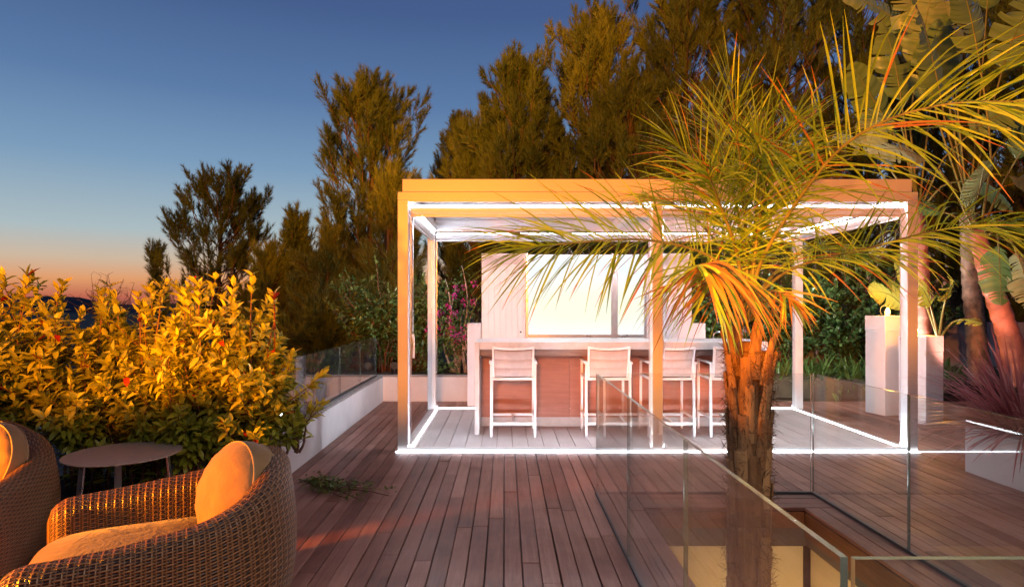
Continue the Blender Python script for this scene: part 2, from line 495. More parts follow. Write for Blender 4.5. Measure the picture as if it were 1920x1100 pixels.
mb = MB()
rows = []
for k in range(60):
    px = -900 + k * 50
    hgt = 4 + 13 * math.exp(-((px - 20) / 110) ** 2) + 5 * math.sin(k * .7) + 4 * math.sin(k * 1.9) + (6 if px > 300 else 0)
    X, Yd = (px - CX) / F * 4000, 4000.0
    top = H + hgt * 4000 / F
    rows.append([(X, Yd - 900, -120), (X, Yd - 300, -120 + (top + 120) * .6), (X, Yd, top), (X, Yd + 500, -120)])
mb.quad_rows(rows, False)
tag(mb.build('hills', M_HILL, smooth=True), kind='structure')


def deck_region(mb, x0, x1, y0, y1, pitch=.109, gap=.007, z=0.0, th=.025, along='y', lmin=1.6, lmax=3.6):
    a0, a1, b0, b1 = (x0, x1, y0, y1) if along == 'y' else (y0, y1, x0, x1)
    n = max(1, round((a1 - a0) / pitch)); p = (a1 - a0) / n
    for i in range(n):
        s0 = a0 + i * p + gap / 2; s1 = a0 + (i + 1) * p - gap / 2
        t = b0 - random.uniform(0, lmax) if (b1 - b0) > lmax else b0
        while t < b1:
            L = random.uniform(lmin, lmax)
            e = min(t + L, b1); s = max(t, b0)
            if b1 - e < .25: e = b1; L = 99
            if e - s > .02:
                dz = random.uniform(-.0015, .0015)
                r = random.random()
                jit = random.uniform(-.0015, .0015)
                if along == 'y': mb.box(s0 + jit, s1 + jit, s + .0015, e - .0015, z - th, z + dz, rnd=r)
                else: mb.box(s + .0015, e - .0015, s0, s1, z - th, z + dz, rnd=r)
            t += L


XW = -1.97         # inner face of the left low wall
SX0, SX1, SY0, SY1 = .755, 2.53, 1.385, 5.13   # glass line round the stairwell
OX0, OX1, OY1 = 1.06, 2.29, 4.77               # stairwell opening

mb = MB()
deck_region(mb, XW, SX0, .2, 10.08)
deck_region(mb, -6.2, XW, .2, 4.72)
deck_region(mb, SX0, 9.0, SY1, 10.08)
deck_region(mb, SX1, 9.0, .2, SY1)
deck_region(mb, SX0, OX0, .2, SY1, pitch=.15)
deck_region(mb, OX1, SX1, .2, OY1 + .01, pitch=.12, lmin=5, lmax=6)
d = tag(mb.build('deck', M_DECK, bevel=.002, seg=1), kind='structure')
mb = MB()
deck_region(mb, OX0, SX1, OY1 + .012, SY1 - .002, pitch=.118, along='x', lmin=5, lmax=6)
tag(mb.build('deck_border', M_DECKX, bevel=.002, seg=1), kind='structure')
mb = MB()
mb.box(-6.3, OX0 - .03, -.5, 10.0, -.30, -.06); mb.box(OX0 - .03, 9.2, OY1 + .03, 10.0, -.30, -.06); mb.box(OX1 + .03, 9.2, -.5, OY1 + .03, -.30, -.06)
tag(mb.build('deck_underlay', M_DARKM), kind='structure')

# stairwell: fascia boards and beige walls below the deck
st = thing('stairwell_lining', 'sunken stairwell with reddish fascia boards over beige plaster walls', 'stairwell', (1.7, 3.5, 0))
mb = MB(); mb.box(OX0 - 1.7, OX1 - 1.7, OY1 - 3.5, OY1 - 3.5 + .03, -.15, -.027, rnd=.3); mb.build('fascia_board', M_FASCIA, st, bevel=.003)
mb = MB(); mb.box(OX1 - 1.7, OX1 - 1.7 + .03, -3.5, OY1 - 3.5, -.22, -.027, rnd=.4); mb.build('fascia_board', M_FASCIA, st, bevel=.003)
mb = MB(); mb.box(OX0 - 1.73, OX0 - 1.7, -3.5, OY1 - 3.5, -.22, -.027, rnd=.6); mb.build('fascia_board', M_FASCIA, st, bevel=.003)
mb = MB(); mb.box(OX0 - 1.7 - .3, OX1 - 1.7 + .004, OY1 - 3.5 + .035, OY1 - 3.5 + .2, -3.3, -.1); mb.build('plaster_wall', M_BEIGE, st)
mb = MB(); mb.box(OX1 - 1.7 + .06, OX1 - 1.7 + .2, -3.5, OY1 - 3.5 + .03, -3.3, -.2); mb.build('plaster_wall', M_BEIGE, st)
mb = MB(); mb.box(OX0 - 1.7 - .2, OX0 - 1.7 - .04, -3.5, OY1 - 3.5 + .03, -3.3, -.2); mb.build('plaster_wall', M_BEIGE, st)
mb = MB(); mb.box(-1.2, 1.4, -3.5, 1.6, -3.4, -3.3); mb.build('lower_landing', M_BEIGE, st)

# pergola floor
PX0, PX1, PY0, PY1 = -1.135, 4.365, 6.595, 9.25
mb = MB()
deck_region(mb, PX0 + .02, PX1 - .02, PY0 + .05, PY1 - .02, pitch=.168, gap=.006, z=.03, lmin=8, lmax=9)
tag(mb.build('pergola_floor', M_COMP, bevel=.002, seg=1), kind='structure')


# ---------------------------------------------------------------- low walls
def wall(name, label, x0, x1, y0, y1, h, cap=.03, over=0.0, m=None, capm=None, z0=-.3, soil=None, cat='wall'):
    t = thing(name, label, cat, ((x0 + x1) / 2, (y0 + y1) / 2, 0))
    ox, oy = (x0 + x1) / 2, (y0 + y1) / 2
    b = MB(); b.box(x0 - ox, x1 - ox, y0 - oy, y1 - oy, z0, h - cap)
    b.build('wall_body', m or M_STUCCO, t, bevel=.006)
    b = MB(); b.box(x0 - ox - over, x1 - ox + over, y0 - oy - over, y1 - oy + over, h - cap + .001, h)
    b.build('coping', capm or M_CAP, t, bevel=.004)
    if soil:
        b = MB()
        sx0, sx1, sy0, sy1, sz = soil
        n, k = 24, 10
        rows = [[(sx0 - ox + (sx1 - sx0) * i / n, sy0 - oy + (sy1 - sy0) * j / k, sz + random.uniform(-.02, .03)) for i in range(n + 1)] for j in range(k + 1)]
        b.quad_rows(rows, False)
        b.build('soil', M_SOIL, t, smooth=True)
    return t


wall('planter_wall', 'long low white wall under the glass panels, running back from the armchairs', XW - .2, XW, 5.5, 10.08, .42)
wall('planter_wall', 'low white planter wall across the back, left of the outdoor kitchen', XW - .2, -.53, 10.084, 10.2, .42, soil=(XW - 1.4, -.5, 10.2, 12.2, .40))
wall('planter_wall', 'low wall behind the golden hedge and the round side table', -6.5, XW - .204, 5.5, 5.7, .42, capm=M_STUCCO)
wall('planter_wall', 'tall narrow white wall block beside the left end of the outdoor kitchen', -.58, -.37, 9.6, 10.08, 1.27, cap=.02, capm=M_STUCCO)
wall('planter_box', 'white planter box holding the burgundy spiky grass', 4.31, 5.6, 2.6, 5.85, .42, capm=M_STUCCO, soil=(4.42, 5.5, 2.7, 5.75, .424), cat='planter')
wall('retaining_wall', 'grey garden wall behind the strap leaved plants and pedestals', 2.6, 10.5, 12.0, 12.2, 1.22, m=M_GREYWALL, capm=M_GREYWALL, soil=(2.6, 12, 12.2, 16, 1.15))
b = MB()
rows = [[(2.9 + 7.6 * i / 20, 10.1 + 1.9 * j / 6, .05 + random.uniform(-.02, .03)) for i in range(21)] for j in range(7)]
b.quad_rows(rows, False); tag(b.build('garden_soil', M_SOIL, smooth=True), kind='structure')
b = MB()
rows = [[(-6.2 + 4.2 * i / 20, 4.72 + .78 * j / 5, .03 + random.uniform(-.02, .03)) for i in range(21)] for j in range(6)]
b.quad_rows(rows, False); tag(b.build('hedge_soil', M_SOIL, smooth=True), kind='structure')


# ---------------------------------------------------------------- glass railings
def railing(label, pts, z0, z1, th=.017, seams=True, group=None):
    """pts: successive panel joints (x, y)."""
    o = Vector(((pts[0][0] + pts[-1][0]) / 2, (pts[0][1] + pts[-1][1]) / 2, 0))
    t = thing('glass_railing', label, 'railing', o)
    for (a, c) in zip(pts[:-1], pts[1:]):
        a3, c3 = Vector((a[0], a[1], 0)) - o, Vector((c[0], c[1], 0)) - o
        d = (c3 - a3).normalized(); g = .005
        a3 = a3 + d * g; c3 = c3 - d * g
        s = Vector((-d.y, d.x, 0)) * th / 2
        b = MB()
        P = [a3 - s, c3 - s, c3 + s, a3 + s]
        b.v = [tuple(p + Vector((0, 0, z0))) for p in P] + [tuple(p + Vector((0, 0, z1))) for p in P]
        b.f = [(0, 3, 2, 1), (4, 5, 6, 7), (0, 1, 5, 4), (2, 3, 7, 6), (1, 2, 6, 5), (3, 0, 4, 7)]
        b.mi = [1, 1, 0, 0, 1, 1]; b.uv = [None] * 6
        b.build('glass_panel', [M_GLASS, M_GEDGE], t)
    b = MB()
    for a, c in zip(pts[:-1], pts[1:]):
        a3, c3 = Vector((a[0], a[1], z0 + .01)) - o, Vector((c[0], c[1], z0 + .01)) - o
        b.bar(a3, c3, th + .012, .022)
    b.build('base_channel', M_DARKM, t)
    return t


XG = -2.05
railing('glass balustrade standing on the long low white wall at the left', [(XG, 9.91 - 1.08 * k) for k in range(5)], .42, 1.04, .014)
railing('glass balustrade on the wall behind the hedge and side table', [(-6.3, 5.6), (-5.2, 5.6), (-4.1, 5.6), (-3.22, 5.6), (-2.1, 5.6)], .42, 1.04, .014)
railing('stairwell glass side next to the open deck, receding towards the bar', [(SX0, SY1), (SX0, 3.81), (SX0, 2.606), (SX0, SY0)], .0, .99)
railing('stairwell glass side at the far end, facing the bar stools', [(SX0 + .012, SY1), (SX1 - .012, SY1)], .0, .99, .014)
railing('stairwell glass side on the right, in front of the burgundy grass', [(SX1, SY1), (SX1, 3.91), (SX1, 2.6), (SX1, SY0)], .0, .99, .014)
railing('stairwell glass nearest the viewer, its top edge level at the bottom right', [(SX0 + .012, SY0), (2.0, SY0)], .0, .99)

# ================================================================== PERGOLA
pg = thing('pergola', 'white aluminium pergola with roller blinds and LED strips over the bar', 'pergola', (1.6, 7.9, 0))
PO = Vector((1.6, 7.9, 0))


def PB(x0, x1, y0, y1, z0, z1, name, m, bevel=.004, parent=pg):
    b = MB(); b.box(x0 - PO.x, x1 - PO.x, y0 - PO.y, y1 - PO.y, z0, z1)
    return b.build(name, m, parent, bevel=bevel)


PW = .11
for (x, y) in ((PX0, PY0), (PX1 - PW, PY0), (PX0, PY1 - PW), (PX1 - PW, PY1 - PW), (1.56, PY0 + .005)):
    p = PB(x, x + PW, y, y + PW + .02 * (y < 7), .0, 2.659, 'post', M_WHITE)
    b = MB(); b.box(x - PO.x - .004, x + PW - PO.x + .03, y - PO.y - .004 + .06, y + PW + .03 - PO.y, .03, .075)
    b.build('post_foot', M_WHITE, p, bevel=.003)
PB(PX0, PX1, PY0 - .002, PY0 + .12, 2.66, 2.746, 'beam', M_WHITE)
PB(PX0, PX1, PY1 - .12, PY1, 2.64, 2.80, 'beam', M_WHITE)
PB(PX0 + .001, PX0 + .13, PY0 + .121, PY1 - .121, 2.64, 2.746, 'beam', M_WHITE)
PB(PX1 - .13, PX1 - .001, PY0 + .121, PY1 - .121, 2.64, 2.746, 'beam', M_WHITE)
PB(PX0 + .045, PX1 - .045, PY0 + .03, PY0 + .10, 2.752, 2.888, 'fascia', M_WHITE)
PB(PX0 + .045, PX0 + .10, PY0 + .101, PY1 - .05, 2.752, 2.888, 'fascia', M_WHITE)
PB(PX1 - .10, PX1 - .045, PY0 + .101, PY1 - .05, 2.752, 2.888, 'fascia', M_WHITE)
# louvred roof, blades along x
b = MB()
nb = 15
for i in range(nb):
    y = PY0 + .16 + i * (PY1 - PY0 - .3) / nb
    M = Matrix.Translation((0, y - PO.y + .08, 2.80)) @ Matrix.Rotation(math.radians(4), 4, 'X')
    b.box(PX0 + .14 - PO.x, PX1 - .14 - PO.x, -.083, .083, -.014, .014, 0, M)
b.build('louvre_roof', M_MATTE, pg, bevel=.004)
# cross rafter in the middle
PB(1.56, 1.66, PY0 + .125, PY1 - .125, 2.66, 2.77, 'rafter', M_WHITE)


def cassette(a, c, name='roller_blind'):
    a, c = Vector(a) - PO, Vector(c) - PO
    b = MB(); b.tube([a, c], .052, 16)
    o = b.build(name, M_WHITE, pg, smooth=True)
    md = o.modifiers.new('e', 'EDGE_SPLIT')
    b = MB(); b.bar(a - Vector((0, 0, .062)), c - Vector((0, 0, .062)), .03, .022)
    b.build('bottom_bar', M_WHITE, o, bevel=.003)
    return o


cassette((PX0 + .125, PY0 + .10, 2.568), (1.55, PY0 + .10, 2.568))
cassette((1.68, PY0 + .10, 2.568), (PX1 - .125, PY0 + .10, 2.568))
cassette((PX0 + .125, PY1 - .06, 2.56), (PX1 - .125, PY1 - .06, 2.56))
cassette((PX0 + .06, PY0 + .16, 2.56), (PX0 + .06, PY1 - .13, 2.56))
cassette((PX1 - .06, PY0 + .16, 2.56), (PX1 - .06, PY1 - .13, 2.56))
# guide cables and crank handle
b = MB()
for (x, y) in ((PX0 + .125, PY0 + .10), (1.545, PY0 + .1), (1.685, PY0 + .1), (PX1 - .125, PY0 + .1), (PX0 + .06, PY1 - .14), (PX0 + .13, PY1 - .06), (PX1 - .13, PY1 - .06)):
    b.tube([(x - PO.x, y - PO.y, .05), (x - PO.x, y - PO.y, 2.56)], .004, 6)
b.build('guide_cable', M_ALU, pg)
for (x, y) in ((PX0 + .14, PY0 + .14), (1.70, PY0 + .14)):
    x -= PO.x; y -= PO.y
    b = MB(); b.tube([(x, y, 1.25), (x, y, 2.5)], .007, 8)
    o = b.build('crank_rod', M_ALU, pg, smooth=True)
    b = MB(); b.tube([(x, y, 1.24), (x + .01, y, 1.13), (x + .005, y, .98)], .013, 10)
    b.build('grip', M_WHITE, o, smooth=True)


def led(x0, x1, y0, y1, z0, z1, m=M_LED):
    PB(x0, x1, y0, y1, z0, z1, 'led_strip', m, bevel=0)


led(PX0 - .02, PX1 + .02, PY0 - .016, PY0 - .004, .002, .010)
PB(PX0 + .112, 1.558, PY0 + .001, PY0 + .02, 2.642, 2.6595, 'led_beam_shield', M_WHITE, 0)  # added shields, hide the bright strips under the beams from view
PB(1.672, PX1 - .112, PY0 + .001, PY0 + .02, 2.642, 2.6595, 'led_beam_shield', M_WHITE, 0)
PB(PX0 + .112, PX1 - .112, PY1 - .119, PY1 - .108, 2.626, 2.6395, 'led_beam_shield', M_WHITE, 0)
led(PX0 + .12, 1.55, PY0 + .055, PY0 + .07, 2.656, 2.6585, M_LEDREAR)
led(1.68, PX1 - .12, PY0 + .055, PY0 + .07, 2.656, 2.6585, M_LEDREAR)
led(PX0 + .13, PX0 + .145, PY0 + .14, PY1 - .13, .032, .042)
led(PX1 - .145, PX1 - .13, PY0 + .14, PY1 - .13, .032, .042)
led(PX0 + .12, PX1 - .12, PY1 - .06, PY1 - .045, .032, .043)
# ceiling strips: one on the inner face of each beam, one under its inner lip
led(PX0 + .2, PX1 - .2, PY1 - .1, PY1 - .088, 2.634, 2.638, M_LEDREAR)
led(PX0 + .105, PX0 + .117, PY0 + .2, PY1 - .2, 2.630, 2.638, M_LEDSIDE)
led(PX1 - .117, PX1 - .105, PY0 + .2, PY1 - .2, 2.630, 2.638, M_LEDSIDE)
led(PX0 + .2, PX1 - .2, PY0 + .168, PY0 + .180, 2.694, 2.698, M_LEDLIP)
PB(PX0 + .112, 1.558, PY0 - .003, PY0 + .017, .002, .046, 'led_sill_shield', M_WHITE, 0)  # added shield, keeps the inner strip's light off the front deck
PB(1.672, PX1 - .112, PY0 - .003, PY0 + .017, .002, .046, 'led_sill_shield', M_WHITE, 0)
led(PX0 + .13, 1.55, PY0 + .020, PY0 + .034, .029, .039, M_LEDSILL)
led(1.69, PX1 - .13, PY0 + .020, PY0 + .034, .029, .039, M_LEDSILL)
PB(PX0 + .2, PX1 - .2, PY0 + .1205, PY0 + .215, 2.6995, 2.706, 'led_top_shield', M_WHITE, 0)  # added shield, stops the strip's upward light reaching the louvres

# ================================================================== BAR
BX0, BX1, BY0, BY1 = -.356, 3.08, 7.31, 8.13
bar = thing('bar_counter', 'long bar counter with pale stone top and reddish wood front', 'bar', (1.36, 7.7, .03))
BO = Vector((1.36, 7.7, .03))


def BB(x0, x1, y0, y1, z0, z1, name, m, bevel=.003, rnd=None):
    b = MB(); b.box(x0 - BO.x, x1 - BO.x, y0 - BO.y, y1 - BO.y, z0 - BO.z, z1 - BO.z, rnd=rnd)
    return b.build(name, m, bar, bevel=bevel)


BB(BX0 + .056, BX1 - .056, BY0, BY1, 1.032, 1.119, 'counter_top', M_STONE)
BB(BX0, BX0 + .054, BY0, BY1, .032, 1.119, 'end_panel', M_STONE)
BB(BX1 - .054, BX1, BY0, BY1, .032, 1.119, 'end_panel', M_STONE)
BB(BX0 + .056, BX1 - .056, BY0 + .16, BY0 + .26, .945, 1.03, 'support_beam', M_BEAMWOOD, rnd=.4)
pw = (BX1 - BX0 - .112) / 3
for i in range(3):
    BB(BX0 + .056 + i * pw, BX0 + .056 + (i + 1) * pw - .003, 7.82, 7.85, .15, 1.03, 'front_panel', M_BARWOOD, .002, rnd=.3 + .25 * i)
BB(BX0 + .056, BX1 - .056, 7.84, 7.87, .032, .147, 'kickboard', M_STONE)

# ---------------------------------------------------------------- bar stools
def make_stool():
    t = thing('bar_stool', 'x', 'bar stool', (0, 0, 0))
    w, T = .253, .028
    for s in (-1, 1):
        b = MB(); b.bar((s * w, 0, 0), (s * w, .02, .69), T, .034, up=(0, 1, 0)); b.build('leg', M_STOOLW, t, bevel=.004)
        b = MB(); b.bar((s * w, .5, 0), (s * w, .49, .84), T, .034, up=(0, 1, 0)); b.build('leg', M_STOOLW, t, bevel=.004)
        b = MB()
        b.bar((s * (w + .004), -.035, .855), (s * (w + .004), .515, .862), .042, .022)
        b.bar((s * w, .0, .69), (s * w, -.012, .845), T, .03, up=(0, 1, 0))
        b.build('armrest', M_STOOLW, t, bevel=.004)
        b = MB(); b.bar((s * (w - .028), .02, .66), (s * (w - .022), -.075, 1.045), .024, .03, up=(0, 1, 0))
        b.build('back_post', M_STOOLW, t, bevel=.004)
    b = MB()
    pts = [(-.235, -.075, 1.035), (-.12, -.083, 1.022), (0, -.086, 1.018), (.12, -.083, 1.022), (.235, -.075, 1.035)]
    for a, c in zip(pts[:-1], pts[1:]): b.bar(a, c, .022, .024)
    b.build('back_frame', M_STOOLW, t, bevel=.003)
    # padded sling back in three quilted panels, and the seat sling
    b = MB(); rows = []
    n, k = 12, 25
    for j in range(k):
        v = j / (k - 1); z = .70 + v * .31
        q = abs(math.sin(v * 3 * PI)) ** .5
        rows.append([((-.212 + .424 * i / n), .012 - v * .088 - .014 * q - .012 * math.sin(PI * i / n), z - .014 * v * math.sin(PI * i / n)) for i in range(n + 1)])
    b.quad_rows(rows, False)
    rows2 = [[(p[0], p[1] + .018, p[2]) for p in r] for r in rows]
    b.quad_rows(rows2[::-1], False)
    b.build('back_sling', M_SLING, t, smooth=True)
    b = MB(); rows = []
    for j in range(14):
        v = j / 13; y = .0 + v * .47
        rows.append([(-.235 + .47 * i / n, y, .685 - .02 * math.sin(PI * i / n) - .012 * math.sin(PI * v) + .008 * abs(math.sin(v * 3 * PI))) for i in range(n + 1)])
    b.quad_rows(rows, False)
    b.quad_rows([[(p[0], p[1], p[2] - .02) for p in r] for r in rows][::-1], False)
    b.build('seat_sling', M_SLING, t, smooth=True)
    b = MB()
    for s in (-1, 1): b.bar((s * w, .01, .672), (s * w, .49, .672), .026, .03)
    b.bar((-.24, .005, .672), (.24, .005, .672), .03, .03); b.bar((-w, .48, .672), (w, .48, .672), .026, .03)
    b.build('seat_frame', M_STOOLW, t, bevel=.003)
    b = MB()
    b.bar((-w, .005, .155), (w, .005, .155), .022, .03)
    b.bar((-w, .495, .175), (w, .495, .175), .022, .03)
    for s in (-1, 1): b.bar((s * w, .01, .22), (s * w, .49, .22), .02, .026)
    b.bar((0, .01, .165), (0, .49, .175), .02, .018)
    b.build('stretcher', M_STOOLW, t, bevel=.003)
    return t


labels = ['white bar stool with taupe sling, standing alone at the left end of the bar',
          'white bar stool with taupe sling, second from the left end of the bar',
          'white bar stool with taupe sling, beside the middle pergola post',
          'white bar stool with taupe sling, half hidden by the palm trunk']
s0 = make_stool()
for i, (x, rz) in enumerate(((.093, .0), (1.19, -.02), (1.93, .01), (2.63, -.015))):
    o = s0 if i == 0 else copy_tree(s0)
    o.location = (x, 7.2, .03); o.rotation_euler = (0, 0, rz); o['label'] = labels[i]; o['group'] = 'white bar stools along the bar'

# ================================================================== OUTDOOR KITCHEN
KY = 9.7
kt = thing('outdoor_kitchen', 'white shuttered outdoor kitchen wall with a bright window behind the bar', 'outdoor kitchen', (1.25, KY, 0))


def kx(px): return (px - CX) / F * KY - 1.25
def kz(py): return H - (py - CY) / F * KY


def KB(x0, x1, y0, y1, z0, z1, name, m, bevel=.003, parent=kt):
    b = MB(); b.box(x0, x1, y0, y1, z0, z1)
    return b.build(name, m, parent, bevel=bevel)


xL, xa, xm0, xm1, xb, xR = kx(903), kx(986), kx(1146), kx(1158), kx(1212), kx(1297)
zt = kz(475)
KB(xL, xa - .004, .0, .35, 0, zt, 'cabinet_body', M_WHITE)
KB(xb + .004, xR, .0, .35, 0, zt, 'cabinet_body', M_WHITE)
KB(xa, xb, .05, .35, 0, kz(641), 'cabinet_body', M_WHITE)
KB(xa, xb, .20, .35, zt - .02, zt, 'cabinet_body', M_WHITE)
# panelled shutter doors with louvres at the top
for x0, x1 in ((xL + .02, xa - .03), (xb + .03, xR - .02)):
    b = MB()
    n = 7; pw = (x1 - x0) / n
    for i in range(n): b.box(x0 + i * pw, x0 + (i + 1) * pw - .003, -.018, -.001, .1, zt - .20)
    o = b.build('shutter_door', M_WHITE, kt, bevel=.003)
    b = MB()
    for k in range(7):
        z = zt - .045 - k * .02
        b.box(x0, x1, -.014, .0, -.004, .004, 0, Matrix.Translation((0, -.006, z)) @ Matrix.Rotation(.5, 4, 'X'))
    b.box(x0, x1, -.016, -.001, zt - .028, zt - .012); b.box(x0, x1, -.016, -.001, zt - .198, zt - .185)
    b.build('louvre', M_WHITE, o)
    b = MB(); kxp = x1 - .05 if x0 < 0 else x0 + .04
    b.tube([(kxp, -.035, kz(622)), (kxp, -.018, kz(622))], .014, 12); b.build('knob', M_DARKM, o)
KB(xa - .002, xa + .035, -.01, .05, kz(642), zt, 'window_frame', M_ALU)
KB(xb - .035, xb + .002, -.01, .05, kz(642), zt, 'window_frame', M_ALU)
KB(xm0, xm1, -.012, .05, kz(642), zt, 'mullion', M_ALU)
KB(xa + .036, xm0 - .001, -.005, .05, kz(633), kz(627), 'window_rail', M_ALU)
KB(xm1 + .001, xb - .036, -.005, .05, kz(633), kz(627), 'window_rail', M_ALU)
# window panes: emissive, with pale tints varied by noise
mw, nt, p, out = nodes_of('emissive_window')
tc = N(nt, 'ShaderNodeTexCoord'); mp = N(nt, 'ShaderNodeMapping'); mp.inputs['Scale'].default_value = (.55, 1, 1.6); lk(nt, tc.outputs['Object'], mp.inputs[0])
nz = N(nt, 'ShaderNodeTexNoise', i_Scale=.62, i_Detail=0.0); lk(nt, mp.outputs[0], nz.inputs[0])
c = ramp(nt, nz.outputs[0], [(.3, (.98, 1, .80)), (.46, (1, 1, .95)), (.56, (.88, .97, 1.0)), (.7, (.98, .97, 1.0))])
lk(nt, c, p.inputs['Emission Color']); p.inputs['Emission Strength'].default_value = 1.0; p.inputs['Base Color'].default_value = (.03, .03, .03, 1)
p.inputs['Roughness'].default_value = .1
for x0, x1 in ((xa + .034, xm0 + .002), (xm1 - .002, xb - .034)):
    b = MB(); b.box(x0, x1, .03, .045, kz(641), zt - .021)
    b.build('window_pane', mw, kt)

sk = thing('sink_counter', 'grey steel counter with a tap and white cupboard behind the bar', 'counter', (3.2, 9.35, 0))
b = MB(); b.box(-.38, .5, -.02, .5, .98, 1.02); b.build('counter_top', M_STEEL, sk, bevel=.003)
b = MB(); b.box(-.36, .48, 0, .48, .03, .978); b.build('cupboard', M_WHITE, sk, bevel=.003)
b = MB(); b.box(-.52, -.10, .30, .5, 1.024, 1.27); b.build('upper_cabinet', M_WHITE, sk, bevel=.004)
b = MB(); b.tube([(.02, .3, 1.02), (.025, .3, 1.10), (.06, .3, 1.135), (.14, .3, 1.135), (.175, .3, 1.10), (.18, .3, 1.06)], .011, 10); b.build('tap', M_STEEL, sk, smooth=True)

# ================================================================== CANDLE PEDESTALS
def pedestal(x, y, h, w, rz, label, bx):
    t = thing('light_pedestal', label, 'pedestal', (x, y, .0), rz, 'white pedestals with warm lamps')
    b = MB(); b.box(-w / 2, w / 2, -w / 2, w / 2, 0, h - .212); b.build('column', M_PED, t, bevel=.006)
    b = MB(); b.box(-w / 2 - .004, w / 2 + .004, -w / 2 - .004, w / 2 + .004, h - .21, h); b.build('cap', M_PED, t, bevel=.006)
    b = MB()
    b.lathe([(.004, 0), (.026, .002), (.034, .03), (.036, .05), (.028, .08), (.012, .105), (.002, .112)], 20, c=(bx, 0, h))
    b.build('bulb', M_BULB, t, smooth=True)
    pl = bpy.data.lights.new('bulb_glow', 'POINT'); pl.energy = 26; pl.color = (1.0, .40, .06); pl.shadow_soft_size = .045
    po = bpy.data.objects.new('bulb_glow', pl); COL.objects.link(po); po.location = (x + bx * math.cos(rz), y + bx * math.sin(rz) - .05, h + .13)
    b = MB()
    b.tube([(bx + .07 * math.cos(a) - .01, .05, h + .075 + .07 * math.sin(a)) for a in [2 * PI * k / 28 for k in range(29)]], .005, 8, caps=False)
    b.build('wire_ring', M_DARKM, t, smooth=True)
    return t


pedestal(5.46, 8.95, 1.40, .36, math.radians(12), 'taller white pedestal with a glowing bulb, just left of the right pergola post', .03)
pedestal(5.55, 8.33, 1.147, .36, math.radians(24), 'shorter white pedestal with a glowing bulb, right of the pergola post', -.10)

# planter spotlights
for x, lab in ((-2.31, 'small round black garden spotlight seen through the left glass panels'), (-1.83, 'small round black garden spotlight at the base of the left pergola post')):
    t = thing('garden_spotlight', lab, 'spotlight', (x, 10.32, .42), 0, 'black planter spotlights')
    b = MB(); b.tube([(0, .07, .14), (0, 0, .13), (0, -.005, .13)], [.045, .06, .06], 20); b.build('lamp_head', M_DARKM, t, smooth=False, bevel=.004)
    b = MB(); b.tube([(0, -.006, .13), (0, -.0065, .13)], [.05, .05], 20); b.build('lens', M_SEAM, t)
    b = MB(); b.tube([(0, .03, -.05), (0, .03, .1)], .01, 8); b.build('stake', M_DARKM, t)


# ================================================================== ARMCHAIRS
def resample(pts, n):
    d = [0]
    for a, c in zip(pts[:-1], pts[1:]): d.append(d[-1] + (Vector(c) - Vector(a)).length)
    out = []
    for k in range(n):
        s = d[-1] * k / (n - 1); i = 0
        while i < len(pts) - 2 and d[i + 1] < s: i += 1
        f = (s - d[i]) / max(d[i + 1] - d[i], 1e-9)
        out.append(Vector(pts[i]).lerp(Vector(pts[i + 1]), f))
    return out, d[-1]


